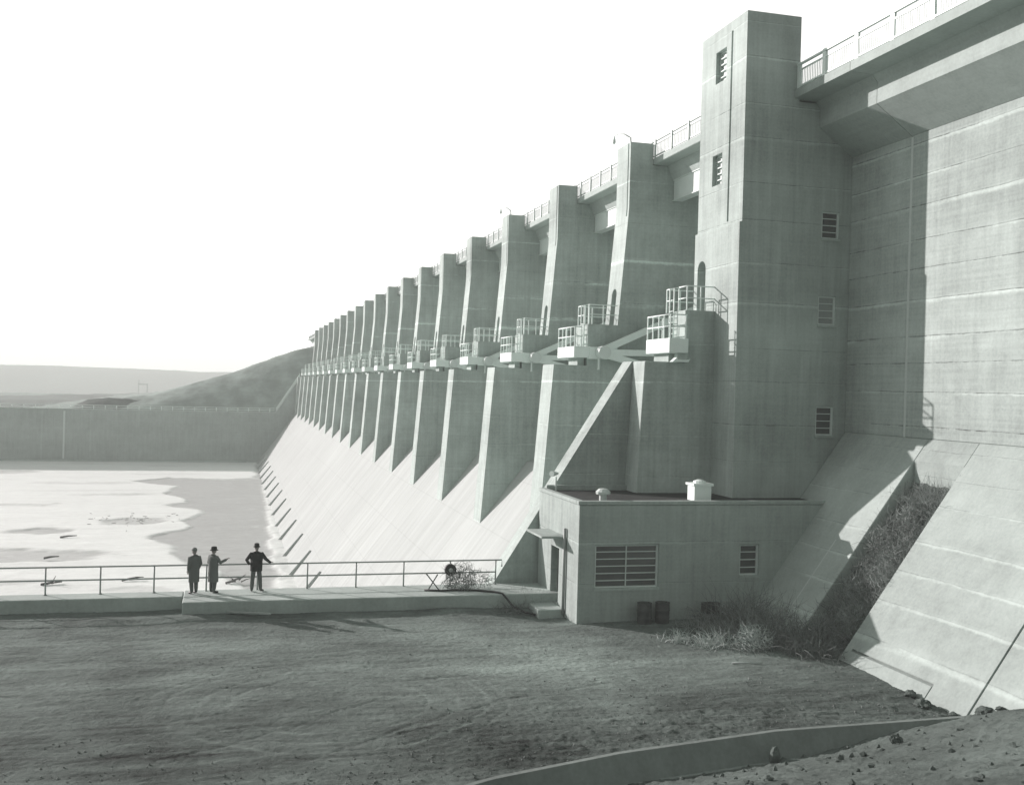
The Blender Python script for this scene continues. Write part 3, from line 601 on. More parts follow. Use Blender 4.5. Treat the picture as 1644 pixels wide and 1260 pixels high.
# ------------------------------------------------------------------ right-hand dam wall with its cantilevered road deck
wall = thing('dam_wall', 'huge pale concrete dam wall under the overhanging road at the right', 'wall', (27,25,-9))
W = [(26.75,-1.6),(26.75,10.747),(33,10.747),(33,-14),(27.4,-14),(27.4,-1.6)]
for y0, y1 in ((37.70,41.99), (4, 37.67)):
    o = MB().prism(W, y0, y1).build('wall_block', M['wall'], wall); bevel(o, .03)
MB().box(24.1,33, 42.0,46.6, 13.1,13.5).build('deck_slab', M['deck'], wall)
MB().box(26.745,26.76, 37.56,37.70, -1.6,10.7).build('joint_strip', M['sealant'], wall)
MB().prism([(26.75,10.75),(25.07,11.93),(25.07,12.78),(24.85,13.06),(23.8,13.12),(23.8,13.5),(33,13.5),(33,10.75)], 4, 37.67).build('overhang', M['deck'], wall)
MB().prism([(26.75,10.75),(25.07,11.93),(25.07,12.78),(24.85,13.06),(23.8,13.12),(23.8,13.5),(33,13.5),(33,10.75)], 37.70, 41.99).build('overhang', M['deck'], wall)
r = MB(); railing_mesh(r, 23.92, 4, 41.99, 13.5, 1.12, None, .06, .135, .74); ro = r.build('railing', M['white'], wall)
me = MB().box(-.05,.05,-.12,.12,0,1.16).mesh('railing_post'); me.materials.append(M['white'])
y = 41.85
while y > 6:
    p = bpy.data.objects.new('railing_post', me); C.objects.link(p); p.parent = ro; p.location = (23.93,y,13.503); y -= 2.38 if y < 41 else 2.05
# ------------------------------------------------------------------ sloping aprons at the foot of the dam wall and the weedy slot between them
XA = lambda z: 26.75+.73*(z+1.6)
def apron(name, label, y0, y1):
    o = MB().prism([(26.74,-1.6),(XA(-12),-12),(27.3,-12),(27.3,-1.6)], y0, y1).build(name, M['apron']); bevel(o, .03)
    return tag(o, label, 'apron', 'sloping aprons at the foot of the dam wall')
a1 = apron('concrete_apron', 'shaded sloping concrete apron between the tower and the weedy slot', 36.06, 41.95)
MB().prism([(XA(-1.62)-.006,-1.62),(XA(-9.3)-.006,-9.3),(XA(-9.3)+.05,-9.3),(XA(-1.62)+.05,-1.62)], 37.56, 37.64).build('joint_strip', M['sealant'], a1)
ap = apron('concrete_apron', 'sunlit sloping concrete apron right of the weedy slot', 26.42, 33.1)
ap.modifiers.clear()
cut(ap, [MB().prism([(XA(-8.92)-.3,-8.92),(XA(-8.92)+.2,-8.86),(XA(-9.0)+.2,-8.95),(XA(-9.0)-.3,-9.01)], 28.3, 32.75), MB().prism([(XA(-8.9)-.3,-8.9),(XA(-8.9)+.16,-8.9),(XA(-9.9)+.16,-9.9),(XA(-9.9)-.3,-9.9)], 28.28, 28.33)])
apron('concrete_apron', 'sunlit sloping concrete apron past the dark joint in the right corner', 4, 26.36)
tag(MB().prism([(26.74,-1.602),(26.12,-2.45),(26.12,-12),(27.35,-12),(27.35,-1.602)], 33.13, 36.03).build('slot_wall', M['apron']), 'small lit concrete back wall at the top of the weedy slot', 'wall')
def slot_z(X, Y): return -3.45+(X-26.1)/.76 + .25*fbm(X*1.2, Y*1.2, 3) + .1*np.abs(fbm(X*5, Y*5, 4))
tag(grid_mesh('slot_soil', np.arange(18.5,26.2,.12), np.arange(33.1,36.07,.1), slot_z, M['bank']), kind='structure')

# ------------------------------------------------------------------ gauge house at the foot of the tower
house = thing('gauge_house', 'flat roofed concrete house with a barred window at the foot of the tower', 'building', (19,42.8,-9.3))
b = MB().box(13.6,25.4, 40.0,45.62, -10.2,-4.62).build('walls', M['house'], house)
cut(b, [MB().box(14.33,17.08,39.8,40.3,-7.98,-6.24), MB().box(20.72,21.6,39.8,40.3,-7.58,-6.30), MB().box(13.3,14.0,42.55,43.62,-9.08,-6.76)])
bevel(b, .03)
cp = MB().box(13.56,25.4, 39.96,40.28, -4.617,-4.46).box(13.56,13.86, 40.28,45.62, -4.617,-4.46).box(13.86,17.9, 45.36,45.62, -4.617,-4.33).build('coping', M['house'], house); bevel(cp, .025)
MB().box(13.87,25.4, 40.29,45.62, -4.617,-4.56).build('roof', M['roof'], house)
louvre_x(house, 14.33, 17.08, 40.27, -7.98, -6.24, 6, M['glass'], 2)
louvre_x(house, 20.72, 21.6, 40.27, -7.58, -6.30, 4, M['glass'])
d = MB().box(13.90,13.95, 42.62,43.55, -9.08,-6.84).build('door', M['door'], house)
q = MB().box(13.86,13.99, 42.552,42.617, -9.08,-6.762).box(13.86,13.99, 43.553,43.618, -9.08,-6.762).box(13.86,13.99, 42.617,43.553, -6.835,-6.762).build('frame', M['house'], d); q.matrix_parent_inverse = Matrix.Identity(4)
q = MB().tube([(13.92,42.74,-8.0),(13.84,42.74,-8.0),(13.84,42.86,-8.0)], .02, 6).build('handle', M['galv'], d); q.matrix_parent_inverse = Matrix.Identity(4)
c = MB().box(12.55,13.597, 41.65,44.0, -6.19,-6.10).build('canopy', M['house'], house); bevel(c, .02)
MB().tube([(13.52,41.55,-5.75),(13.52,41.55,-9.3)], .065, 8).build('downpipe', M['pipe'], house, True)
v = MB().lathe((14.95,41,-4.56), [(.16,0),(.16,.28)], 12).lathe((14.95,41,-4.28), [(.30,0),(.31,.10),(.18,.22),(.03,.24)], 12).build('roof_vent', M['galv'], house)
v = MB().box(18.95,19.72, 40.8,41.5, -4.557,-3.92).box(18.88,19.79, 40.73,41.57, -3.918,-3.82).lathe((19.33,41.15,-3.817), [(.28,0),(.26,.08),(.1,.14)], 12).build('chimney', M['white'], house)
fl = MB().tube([(14.25,45.3,-4.56),(14.25,45.3,-3.95),(14.05,45.25,-3.8)], .04, 6); fl.lathe((0,0,0), [(.001,-.001),(.001,.001)], 3)
fl = MB().tube([(14.25,45.3,-4.56),(14.25,45.3,-3.95)], .04, 6).tube([(14.35,45.35,-3.8),(14.1,45.2,-3.8),(13.98,45.1,-3.8)], [.05,.12,.13], 10).build('floodlight', M['white'], house)
st = MB().box(12.5,13.597, 41.6,44.15, -9.9,-9.12).build('doorstep', M['slab']); bevel(st, .03); tag(st, 'square concrete slab step in front of the house door', 'step')
# oil drums and a stove against the house wall
def drum(x, label):
    t = thing('oil_drum', label, 'drum', (x,39.5,-9.42), 'oil drums against the house wall')
    MB().lathe((x,39.5,-9.42), [(.29,0),(.30,.02),(.29,.04),(.29,.3),(.305,.32),(.29,.34),(.29,.6),(.305,.62),(.29,.64),(.29,.9),(.30,.93)], 20).build('drum_body', M['rust'], t, True)
    MB().lathe((x,39.5,-8.50), [(.27,0),(.27,.012)], 20).lathe((x+.15,39.45,-8.485), [(.04,0),(.04,.04)], 8).build('drum_lid', M['dark'], t)
drum(16.3, 'rusty oil drum with a pale edge, left of the pair under the barred window'); drum(17.08, 'rusty oil drum, right of the pair standing beside the house wall')
t = thing('wooden_bench', 'low wooden stand with one rail right of the oil drums', 'bench', (19.1,39.2,-9.5))
MB().box(18.65,19.6,39.05,39.4,-9.0,-8.94).build('board', M['wood'], t)
for x in (18.7,19.52):
    MB().box(x,x+.06,39.08,39.38,-9.6,-9.003).build('leg', M['wood'], t)
cr = thing('wooden_crate', 'dark wooden crate resting on the low stand by the house', 'crate', (19.1,39.25,-8.9))
m = MB()
for i in range(3): m.box(18.72,19.42,39.08,39.10,-8.935+.15*i,-8.80+.15*i); m.box(18.72,19.42,39.36,39.38,-8.935+.15*i,-8.80+.15*i)
m.box(18.72,18.74,39.10,39.36,-8.935,-8.5).box(19.40,19.42,39.10,39.36,-8.935,-8.5).box(18.74,19.40,39.10,39.36,-8.935,-8.915); m.build('slats', M['rust'], cr)

# ------------------------------------------------------------------ drainage ditch at the foot of the embankment
dx = [4.2+.35*i for i in range(50)]
dt = MB(); vs = []
for x in dx:
    y = float(yc(np.array(x))); vs += [(x,y+.17,-9.75),(x,y+.15,-9.215),(x,y,-9.215),(x,y-.36,-9.86),(x,y-.40,-9.87),(x,y-.54,-9.79),(x,y-.66,-9.79),(x,y-.66,-10.3),(x,y+.17,-10.3)]
n = 9; dt.add(vs, [(i*n+k, i*n+(k+1)%n, (i+1)*n+(k+1)%n, (i+1)*n+k) for i in range(len(dx)-1) for k in range(n)]+[tuple(range(n)), tuple(range((len(dx)-1)*n, len(dx)*n))])
o = dt.build('drainage_ditch', M['ditch']); tag(o, 'curving concrete lined drainage ditch below the foreground soil bank', 'ditch')
# ------------------------------------------------------------------ stones, clods, sticks
def rock(name, c, s, seed, mat, label=None, cat='rock', group=None, sub=3):
    bm = bmesh.new(); bmesh.ops.create_icosphere(bm, subdivisions=sub, radius=1.); rnd = np.random.RandomState(seed)
    P = np.array([v.co for v in bm.verts]); a = 1+.5*fbm(P[:,0]*1.4+seed, P[:,1]*1.4+P[:,2]*1.9, seed, 3)+.30*fbm(P[:,0]*4+P[:,2]*3, P[:,1]*4, seed+3, 3)
    for v, k in zip(bm.verts, a): v.co = Vector((v.co.x*s[0]*k+c[0], v.co.y*s[1]*k+c[1], v.co.z*s[2]*k+c[2]))
    me = bpy.data.meshes.new(name); bm.to_mesh(me); bm.free(); o = link(name, me, mat, None, False)
    if label: tag(o, label, cat, group)
    return o
bz = lambda x, y: float(bank_z(np.array([x]), np.array([y]))[0]); yz = lambda x, y: float(yard_z(np.array([x]), np.array([y]))[0])
rock('rock', (14.2,25.12,-9.60), (.14,.13,.26), 3, M['bank'], 'dark upright rock standing in the concrete ditch')
rock('rock', (14.42,25.1,-9.72), (.09,.09,.11), 8, M['bank'], 'small rock beside the upright one in the ditch')
rock('rock', (17.2,24.2,bz(17.2,24.2)+.08), (.16,.14,.17), 5, M['bank'], 'dark cone-shaped clod alone on the soil bank')
def scatter(name, pts, mat, seed, lo, hi, kind='stuff'):
    rnd = np.random.RandomState(seed); bm = bmesh.new(); bmesh.ops.create_icosphere(bm, subdivisions=1, radius=1.); V0 = np.array([v.co for v in bm.verts]); F0 = np.array([[v.index for v in f.verts] for f in bm.faces]); bm.free()
    Vs, Fs = [], []
    for i, (x, y, z) in enumerate(pts):
        r = lo+(hi-lo)*rnd.rand()**3; s = r*(.7+.6*rnd.rand(3)); a = rnd.rand()*6.28; v = V0*(1+.9*(rnd.rand(len(V0),1)-.5))*s
        v = np.stack([v[:,0]*math.cos(a)-v[:,1]*math.sin(a), v[:,0]*math.sin(a)+v[:,1]*math.cos(a), v[:,2]], 1)+np.array([x,y,z+.25*r]); Vs.append(v); Fs.append(F0+i*len(V0))
    me = bpy.data.meshes.new(name); me.from_pydata(np.concatenate(Vs).tolist(), [], np.concatenate(Fs).tolist()); o = link(name, me, mat); tag(o, kind=kind); return o
rnd = np.random.RandomState(5)
pts = []
while len(pts) < 1000:
    x, y = rnd.uniform(3,25), rnd.uniform(10,26.4)
    if y < float(yc(x))-.62 and fbm(np.array([x*.8]), np.array([y*.8]), 6)[0] > -.25: pts.append((x,y,bz(x,y)))
scatter('gravel', pts, M['bank'], 1, .010, .095)
pts = []
while len(pts) < 2600:
    x, y = rnd.uniform(-8,21.2), 24.4+rnd.rand()**1.7*17
    if y > float(yc(x))+.35 and fbm(np.array([x*.35]), np.array([y*.7]), 16)[0]+.5*(x-4)/16-.04*(y-29) > .02: pts.append((x,y,yz(x,y)))
scatter('gravel', pts, M['clod'], 2, .006, .034)
CL = [(20.95,26.75),(21.25,25.8),(20.9,28.7),(21.4,25.3),(20.6,27.7)]
for i, (x, y) in enumerate(CL):
    q = .10+.13*((i*37) % 10)/10
    rock('soil_clod', (x,y,(bz(x,y) if y < 26.2 else yz(x,y))+.3*q), (q*1.25,q*1.3,q*.8), 30+i, M['bank'], 'dark soil clod heaped along the foot of the sunlit apron', 'clod', 'clods heaped at the foot of the sunlit apron')
def stick(name, label, cat, a, b, r, mat): return tag(MB().tube([a, ((a[0]+b[0])/2,(a[1]+b[1])/2,(a[2]+b[2])/2+r*.4), b], [r,r*.9,r*.7], 6).build(name, mat, None, True), label, cat)
p = MB().bar((.1,43.0,-9.12),(1.75,42.45,-9.14),.12,.05).build('plank', M['palewood']); tag(p, 'pale plank lying on the dirt below the third man', 'plank')
stick('stick', 'pale stick lying on the open dirt left of the apron', 'stick', (16.9,33.0,yz(16.9,33.0)+.03), (17.9,32.75,yz(17.9,32.75)+.03), .025, M['palewood'])
stick('stick', 'leaning stick stuck in the weeds at the bottom of the slot', 'stick', (20.55,33.6,-9.45), (20.75,33.75,-8.75), .03, M['palewood'])
# ------------------------------------------------------------------ dry brush
def twigs(name, roots, mat, seed, L=(.4,1.0), r=.008, curl=.9, droop=.0, kinks=4, ball=False):
    rn = random.Random(seed); mb = MB()
    for (x, y, z) in roots:
        a = rn.uniform(0, 6.283); e = rn.uniform(.1, 1.45); l = rn.uniform(*L)
        d = Vector((math.cos(a)*math.cos(e), math.sin(a)*math.cos(e), math.sin(e))); p = Vector((x,y,z)); path = [p.copy()]
        for i in range(kinks):
            d = (d+Vector((rn.uniform(-1,1), rn.uniform(-1,1), rn.uniform(-1,1)-droop*i*.3))*curl*.45).normalized(); p = p+d*l/kinks; path.append(p.copy())
        mb.tube(path, [r*(1-.75*i/kinks) for i in range(kinks+1)], 3, cap=False)
    return mb.build(name, mat, None, False, fix=False)
def sroot(n, seed, x0, x1, y0, y1, zf, base=0.):
    rn = random.Random(seed); return [(x,y,zf(x,y)+base) for x, y in ((rn.uniform(x0,x1), rn.uniform(y0,y1)) for _ in range(n))]
szz = lambda x, y: float(slot_z(np.array([x]), np.array([y]))[0])
o = twigs('dry_brush', sroot(2300, 1, 20.6, 26.0, 33.2, 35.95, szz), M['twig'], 1, (.4,1.0), .011, 1.6); tag(o, kind='stuff')
o = twigs('dry_brush', sroot(1100, 2, 20.6, 25.8, 33.2, 35.95, szz), M['darktwig'], 2, (.4,1.1), .014, 1.5); tag(o, kind='stuff')
def clump(label, c, n, seed, mat, spread, L, r=.009, group=None, curl=1., name='dry_bush', droop=.4, cat='bush'):
    rn = random.Random(seed); roots = [(c[0]+rn.gauss(0,spread), c[1]+rn.gauss(0,spread), c[2]) for _ in range(n)]
    return tag(twigs(name, roots, mat, seed, L, r, curl, droop), label, cat, group)
def ball(label, c, rad, n, seed, mat, r=.008, name='tumbleweed'):
    rn = random.Random(seed); mb = MB()
    for i in range(n):
        q = Vector((rn.gauss(0,1), rn.gauss(0,1), rn.gauss(0,1))).normalized()*rad*rn.random()**.45; q.z *= .8
        p = Vector(c)+q; d = (q.cross(Vector((rn.uniform(-1,1),rn.uniform(-1,1),rn.uniform(-1,1))))+q*.35+Vector((0,0,.05))).normalized(); path = [p.copy()]
        for j in range(4):
            d = (d+Vector((rn.uniform(-1,1),rn.uniform(-1,1),rn.uniform(-1,1)))*.55-(p-Vector(c))*(.5/rad)*max(0,(p-Vector(c)).length/rad-.7)).normalized(); p = p+d*rad*.2*rn.uniform(.6,1.2); path.append(p.copy())
        mb.tube(path, [r,r*.85,r*.7,r*.5,r*.35], 3, cap=False)
    return tag(mb.build(name, mat, None, False, fix=False), label, 'tumbleweed')
GZ = -9.4
B = [('bushy dark brush growing over the apron edge between house and slot', (20.1,38.0,GZ), 640, M['darktwig'], .6, (.9,2.4)),
     ('mid-grey brush in front of the apron left of the slot mouth', (19.6,36.4,GZ), 520, M['twig'], .5, (.7,1.6)),
     ('tall dark brush in the mouth of the weedy slot', (20.6,35.1,GZ), 760, M['darktwig'], .65, (.9,2.3)),
     ('dark brush against the lower left edge of the sunlit apron', (20.5,33.7,GZ), 480, M['darktwig'], .4, (.5,1.2)),
     ('grey brush under the small window of the house', (19.6,39.2,GZ), 380, M['darktwig'], .45, (.5,1.2)),
     ('sparse grey brush low in front of the house right end', (18.5,38.2,GZ), 260, M['twig'], .4, (.4,1.0))]
for i, (lb, c, n, m, s, L) in enumerate(B): clump(lb, c, int(n*.75), 40+i, m, s*1.15, L, .015, None, 1.25)
clump('pale spiky dry grass clump in front of the brush', (17.5,35.6,GZ+.05), 240, 60, M['paletwig'], .34, (.3,1.0), .013, None, .9, 'dry_grass', .8, 'grass')
clump('pale broken straw at the left edge of the brush', (16.7,36.6,GZ+.05), 170, 61, M['paletwig'], .36, (.2,.6), .015, None, .8, 'dry_grass', .8, 'grass')
ball('pale round tumbleweed in front of the slot mouth', (18.7,34.9,GZ+.35), .62, 330, 62, M['paletwig'], .015)
clump('low pale weeds on the dirt before the tumbleweed', (18.3,34.7,GZ+.02), 200, 63, M['twig'], .35, (.15,.5), .010)
ball('tangled tumbleweed caught on the walkway under the handrail', (9.75,44.5,-8.35), .72, 330, 64, M['darktwig'], .012)
ball('wispy tumbleweed at the end of the walkway by the sloping wall', (10.75,44.6,-8.45), .55, 120, 65, M['twig'], .010)
clump('dry weeds at the walkway end beside the doorstep', (12.5,43.6,-9.1), 200, 66, M['twig'], .3, (.3,.8), .008)
clump('small dry weeds growing on the ground below the walkway end', (11.6,42.7,-9.3), 160, 67, M['darktwig'], .35, (.2,.6), .008)
clump('wispy weeds at the top of the slot against the lit back wall', (25.6,34.2,-3.9), 320, 68, M['twig'], .5, (.3,.8), .007)
for i, (x, y) in enumerate([(25.0,34.6),(24.2,35.3),(23.9,34.0),(22.9,34.9),(22.2,33.9),(23.3,33.6)]):
    o = ball('tumbleweed lying caught among the brush of the slot between the aprons', (x,y,szz(x,y)+.45), .55, 170, 80+i, M['twig'], .011); o['group'] = 'tumbleweeds caught in the weedy slot'
# ------------------------------------------------------------------ clutter on the walkway end
t = thing('hose_reel', 'round dark reel leaning on the handrail above the tumbleweed', 'reel', (9.37,44.62,-8.3))
m = MB()
def ring(mb, c, r0, r1, y0, y1, n=24, tilt=0):
    vs = []; 
    for rr, yy in ((r0,y0),(r1,y0),(r1,y1),(r0,y1)): vs += [(c[0]+rr*math.cos(2*math.pi*k/n), c[1]+yy, c[2]+rr*math.sin(2*math.pi*k/n)) for k in range(n)]
    mb.add(vs, [(a*n+k, a*n+(k+1)%n, ((a+1)%4)*n+(k+1)%n, ((a+1)%4)*n+k) for a in range(4) for k in range(n)])
ring(m, (9.37,44.62,-7.92), .09, .25, -.09, .09); m.build('coil', M['hose'], t)
m = MB(); ring(m, (9.37,44.62,-7.92), .05, .088, -.13, .13); m.build('hub', M['galv'], t)
MB().tube([(9.37,44.72,-7.95),(9.45,45.0,-8.3),(9.5,45.2,-8.75)], .025, 6).build('stand', M['dark'], t)
t = thing('crossed_stakes', 'pair of dark stakes crossed like an X on the walkway', 'stakes', (8.6,44.45,-8.75))
MB().bar((8.27,44.45,-8.02),(8.85,44.40,-8.745),.05,.05).build('stake', M['wood'], t); MB().bar((8.8,44.52,-8.09),(8.4,44.50,-8.745),.045,.045).build('stake', M['wood'], t)
o = MB().tube([(8.2,44.3,-8.71),(8.9,44.05,-8.71),(9.5,44.15,-8.71),(10.3,44.0,-8.71),(11.1,43.5,-8.71),(11.35,43.2,-8.72),(11.5,43.0,-8.9),(11.7,42.7,-9.2),(12.1,42.2,-9.33),(12.45,41.9,-9.38)], .045, 8).build('hose', M['hose'], None, True); tag(o, 'black hose draped off the walkway edge towards the doorstep', 'hose')
# ------------------------------------------------------------------ pylon far out on the plain
t = thing('pylon', 'tiny two-legged pylon frame far out on the hazy plain', 'pylon', (-68.5,900,-36))
for x in (-71.8,-65.3): MB().bar((x,900,-36),(x+.3,900,-1.5 if x < -70 else -4.5),.7,.7).build('leg', M['galv'], t)
MB().bar((-72.5,900,-5.0),(-64.5,900,-5.2),.6,.9).build('crossbar', M['galv'], t)

# ------------------------------------------------------------------ the three men
def person(label, loc, joints, edges, rad, mats, zsplit, heading, dress):
    """one continuous skinned body; clothing and hat are its children.  Local space: facing -Y... rotated by heading."""
    names = list(joints); me = bpy.data.meshes.new('person'); idx = {n:i for i,n in enumerate(names)}
    me.from_pydata([joints[n] for n in names], [(idx[a],idx[b]) for a,b in edges], [])
    o = bpy.data.objects.new('person', me); C.objects.link(o)
    md = o.modifiers.new('skin', 'SKIN'); md.use_smooth_shade = True
    for n in names:
        sv = me.skin_vertices[0].data[idx[n]]; rr = rad[n]; sv.radius = (rr, rr) if not isinstance(rr, tuple) else rr; sv.use_root = (n == 'pelvis')
    sb = o.modifiers.new('sub', 'SUBSURF'); sb.levels = 2; sb.render_levels = 2
    dg = bpy.context.evaluated_depsgraph_get(); body = bpy.data.meshes.new_from_object(o.evaluated_get(dg)); o.modifiers.clear()
    bm = bmesh.new(); bm.from_mesh(body)
    # head with nose, brow, ears and mouth merged into the body mesh
    hc = Vector(joints['head']); h = bmesh.ops.create_uvsphere(bm, u_segments=24, v_segments=16, radius=1.)['verts']
    for v in h:
        p = v.co.copy(); x, y, z = p.x*.078, p.y*.098, p.z*.122
        if z < -.03: x *= 1-.3*(-z-.03)/.09; y *= 1-.15*(-z-.03)/.09
        if p.y < -.5:                                   # face looks along -Y
            if abs(p.x) < .22 and -.45 < p.z < .15: y -= .024*(1-abs(p.x)/.22)*(.6-p.z)
            if .18 < abs(p.x) < .55 and .0 < p.z < .3: y += .012
            if abs(p.x) < .35 and -.66 < p.z < -.5: y -= .006
        if abs(p.x) > .93 and abs(p.y) < .35: x *= 1.16
        yaw = dress.get('head_yaw', 0); v.co = Vector((x*math.cos(yaw)-y*math.sin(yaw), x*math.sin(yaw)+y*math.cos(yaw), z))+hc
    bm.to_mesh(body); bm.free()
    for m in mats: body.materials.append(m)
    mi = []
    hands = [Vector(joints[k]) for k in ('hand_l','hand_r')]
    for p in body.polygons:
        c = p.center
        if c.z > zsplit['neck'] or any((c-hv).length < .13 for hv in hands): mi.append(0)
        elif c.z < .09: mi.append(2)
        elif c.z < zsplit['waist'] and abs(c.x) < .32 and min((c-hv).length for hv in hands) > .13: mi.append(1)
        else: mi.append(3)
    body.polygons.foreach_set('material_index', mi); body.polygons.foreach_set('use_smooth', [True]*len(mi))
    o.data = body; o.location = loc; o.scale = (1.06,1.06,1.05); o.rotation_euler = (0,0,heading)
    tag(o, label, 'person', None)
    for nm, mb, mat in dress['pieces']:
        q = mb.build(nm, mat, None, True); q.parent = o
    return o
def skeleton(arm_l, arm_r, feet=(.10,.10), fdir=((0,-1),(0,-1)), lean=0., hgt=1.):
    """arms: shoulder offsets -> elbow, wrist, hand tip"""
    J, E, Rd = {}, [], {}
    def j(n, p, r, par=None):
        J[n] = tuple(p); Rd[n] = r
        if par: E.append((par, n))
    j('pelvis',(0,0,.93),(.15,.115)); j('belly',(0,lean*.3,1.10),(.145,.11),'pelvis'); j('chest',(0,lean*.6,1.30),(.165,.12),'belly'); j('collar',(0,lean*.9,1.45),(.10,.08),'chest'); j('neck',(0,lean,1.53),.055,'collar'); j('skull',(0,lean-.01,1.62),.06,'neck')
    J['head'] = (0,lean-.015,1.645); Rd['head'] = .05; E.append(('skull','head'))
    for s, sg, arm, f, fd in (('l',1,arm_l,feet[0],fdir[0]), ('r',-1,arm_r,feet[1],fdir[1])):
        j('hip_'+s,(sg*.095,0,.86),.108,'pelvis'); j('knee_'+s,(sg*(.095+f)/2+sg*.01,-.015,.48),.088,'hip_'+s); j('cuff_'+s,(sg*f,.01,.15),.078,'knee_'+s); j('ankle_'+s,(sg*f,.02,.07),.052,'cuff_'+s); j('toe_'+s,(sg*f+fd[0]*.19,fd[1]*.19,.035),.042,'ankle_'+s)
        j('shoulder_'+s,(sg*.185,lean*.8,1.42),.062,'collar'); j('elbow_'+s,arm[0],.045,'shoulder_'+s); j('wrist_'+s,arm[1],.032,'elbow_'+s)
        a, b = Vector(arm[1]), Vector(arm[2]); d = (b-a).normalized(); side = d.cross(Vector((0,0,1))); side = side.normalized() if side.length > .1 else Vector((1,0,0)); upv = side.cross(d)
        j('hand_'+s, a+d*.075, (.036,.022), 'wrist_'+s)
        for i, (off, ln) in enumerate(((-.030,.070),(-.010,.082),(.010,.078),(.030,.060))):
            p1 = a+d*.115+side*off; p2 = p1+d*ln*.5-upv*.012; p3 = p1+d*ln*.85-upv*.035
            j(f'f{i}a_'+s, p1, .0095, 'hand_'+s); j(f'f{i}b_'+s, p2, .009, f'f{i}a_'+s); j(f'f{i}c_'+s, p3, .0075, f'f{i}b_'+s)
        p1 = a+d*.05-side*.045; j('tha_'+s, p1, .011, 'hand_'+s); j('thb_'+s, p1+d*.05-side*.012-upv*.02, .009, 'tha_'+s)
    return J, E, Rd
def coat(z0, z1, wtop, wbot, dtop, dbot, lean=0., flare=.0, seed=1):
    """a coat that follows the trunk: rings from shoulders to hem"""
    mb = MB(); n = 28; rings = []
    prof = [(z1+.055,.32,.45),(z1+.03,.55,.62),(z1,.92,.9),(z1-.05,1.0,1.0),(z1-.18,1.0,1.04),(z1-.35,.93,.98),((z0+z1)/2,.96,1.0),(z0+.12,None,None),(z0,None,None)]
    for z, a, b_ in prof:
        if a is None: wx, wy = wbot, dbot
        else:
            t = max(0, (z1-z)/(z1-z0)); wx = (wtop*(1-t)+wbot*t)*a; wy = (dtop*(1-t)+dbot*t)*b_
        rings.append([(wx*math.cos(2*math.pi*k/n)*(1+.03*math.sin(5*k+seed)), lean*max(0,(z-.9)/.6)+wy*math.sin(2*math.pi*k/n)*(1+.04*math.sin(3*k+z*6+seed)), z) for k in range(n)])
    vs = [p for r in rings for p in r]
    mb.add(vs, [(i*n+k,(i+1)*n+k,(i+1)*n+(k+1)%n,i*n+(k+1)%n) for i in range(len(rings)-1) for k in range(n)])
    mb.add([(p[0]*.96,p[1]*.96,p[2]+.01) for p in rings[-1]], [tuple(range(n))])
    return mb
def sleeve(J, s, r=(.085,.065,.05)):
    a, b_, c = Vector(J['shoulder_'+s]), Vector(J['elbow_'+s]), Vector(J['wrist_'+s])
    return [a+(a-b_)*.12, a, (a+b_)/2, b_, (b_+c)/2, c], [r[0]*.8, r[0], (r[0]+r[1])/2, r[1], (r[1]+r[2])/2, r[2]]
def hat(J, brim=.16, crown=.105, h=.12, yaw=0., peak=False, tilt=0.):
    c = Vector(J['head'])+Vector((0,.0,.045)); m = MB()
    if not peak:
        m.lathe(c, [(crown*.98,.0),(brim,-.012),(brim*1.01,.0),(crown*1.02,.018),(crown,.06),(crown*.93,h),(crown*.6,h+.015),(.02,h-.012)], 20, 0, .93, 1.12)
    else:
        m.lathe(c, [(crown,-.01),(crown*1.02,.02),(crown*.92,.065),(crown*.6,.1),(.02,.115)], 20, 0, .93, 1.12)
        d = Vector((math.sin(yaw)*1., -math.cos(yaw), 0)); s = Vector((-d.y, d.x, 0))
        m.add([c+s*.075+d*.06, c-s*.075+d*.06, c-s*.05+d*.17-Vector((0,0,.015)), c+s*.05+d*.17-Vector((0,0,.015)), c+s*.075+d*.06+Vector((0,0,.012)), c-s*.075+d*.06+Vector((0,0,.012)), c-s*.05+d*.17, c+s*.05+d*.17], [(0,1,2,3),(4,7,6,5),(0,4,5,1),(2,6,7,3),(1,5,6,2),(3,7,4,0)])
    return m
def clothes(J, cz, zhem, mat, wb, lean=0., short=False):
    c = coat(zhem, 1.44, .235, wb[0], .155, wb[1], lean)
    for s in 'lr':
        p, r = sleeve(J, s); c.tube(p, r, 12)
    c.tube([(-.10,.05+lean,1.49),(0,.075+lean,1.52),(.10,.05+lean,1.49)], .028, 8)
    return [('jacket' if short else 'overcoat', c, mat)]
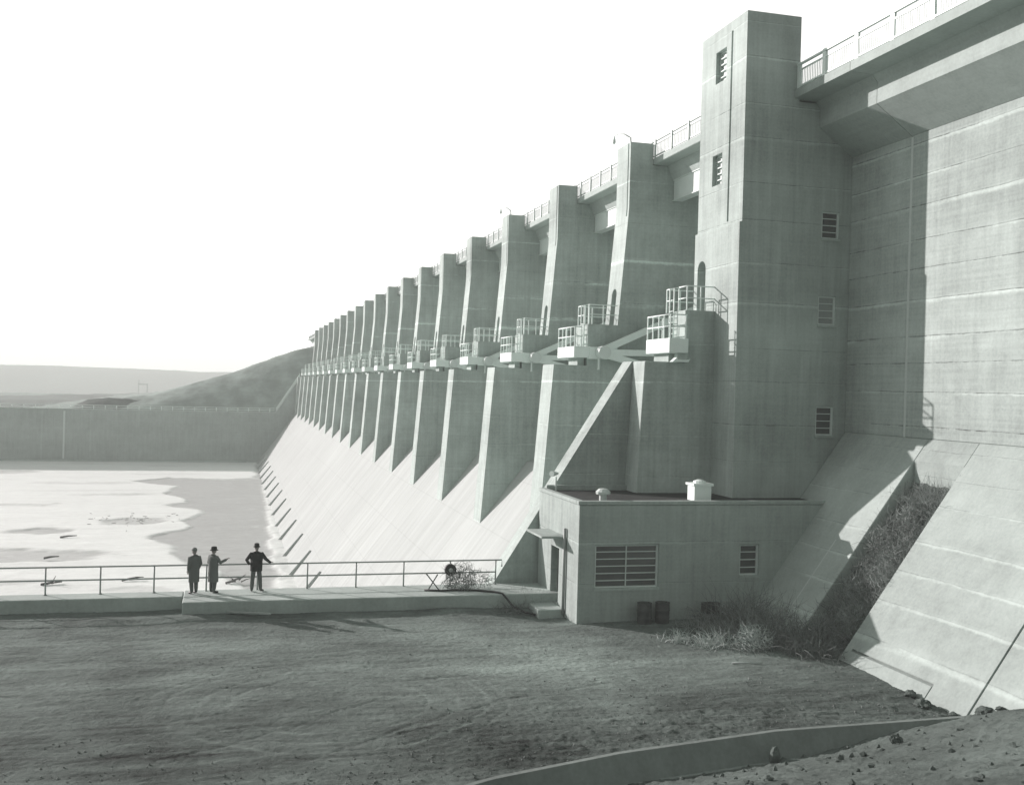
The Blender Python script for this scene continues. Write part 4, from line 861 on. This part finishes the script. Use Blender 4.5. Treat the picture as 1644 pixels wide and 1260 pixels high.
# headings: local -Y is where the person looks; they look out over the basin (+Y), i.e. turned by 180 degrees and a little to a side
J, E, Rd = skeleton([(.25,.04,1.17),(.22,-.06,.95),(.20,-.10,.82)], [(-.25,.04,1.17),(-.22,-.06,.95),(-.20,-.10,.82)], (.09,.09), ((.1,-1),(-.1,-1)))
person('man in long grey overcoat and peaked cap, hands low, leftmost on the walkway', (-1.25,44.86,-8.75), J, E, Rd, [M['skin'],M['trouser'],M['shoe'],M['coat1']], {'neck':1.50,'waist':.9}, R(180+32),
       {'head_yaw': R(20), 'pieces': clothes(J, 1.3, .47, M['coat1'], (.215,.17))+[('cap', hat(J, peak=True, crown=.108, yaw=-R(20)), M['helmet'])]})
J, E, Rd = skeleton([(.26,.02,1.17),(.20,-.18,1.02),(.14,-.30,1.02)], [(-.30,-.10,1.22),(-.30,-.36,1.30),(-.30,-.52,1.37)], (.09,.08), ((.1,-1),(-.1,-1)))
person('man in long tweed overcoat and brimmed hat pointing to the right, middle of the three', (-.50,44.92,-8.75), J, E, Rd, [M['skin'],M['trouser'],M['shoe'],M['coat2']], {'neck':1.50,'waist':.9}, R(180-52),
       {'head_yaw': R(-5), 'pieces': clothes(J, 1.3, .45, M['coat2'], (.225,.18))+[('hat', hat(J, .155, .105, .12), M['hat'])]})
J, E, Rd = skeleton([(.36,.08,1.20),(.27,-.10,1.02),(.18,-.16,1.0)], [(-.36,-.05,1.20),(-.50,-.26,1.06),(-.56,-.36,1.06)], (.15,.17), ((.15,-1),(-.55,-.8)))
J = {k: (v[0]*1.03, v[1]*1.03, v[2]*1.06) for k, v in J.items()}
jk = coat(.83, 1.52, .25, .225, .16, .17, 0)
for s in 'lr':
    p, r = sleeve(J, s); jk.tube(p, r, 12)
jk.tube([(-.10,.05,1.57),(0,.075,1.60),(.10,.05,1.57)], .028, 8)
person('man in dark short jacket and hat, right hand on the handrail, rightmost of the three', (1.22,44.98,-8.75), J, E, Rd, [M['skin'],M['trouser'],M['shoe'],M['jacket']], {'neck':1.60,'waist':.95}, R(180-4),
       {'head_yaw': R(38), 'pieces': [('jacket', jk, M['jacket']), ('hat', hat(J, .145, .105, .12), M['hat'])]})

# ------------------------------------------------------------------ dusty winter air
hz = MB().box(-1550,1550,-60,2440,-45,48).build('haze', None)
hm = bpy.data.materials.new('haze'); hm.use_nodes = True; t = hm.node_tree; t.nodes.clear()
out = t.nodes.new('ShaderNodeOutputMaterial'); pv = t.nodes.new('ShaderNodeVolumePrincipled'); pv.inputs['Color'].default_value = (.90,1,.945,1); pv.inputs['Density'].default_value = HAZE; pv.inputs['Anisotropy'].default_value = .0
t.links.new(pv.outputs[0], out.inputs['Volume']); hz.data.materials.clear(); hz.data.materials.append(hm); tag(hz, kind='stuff')
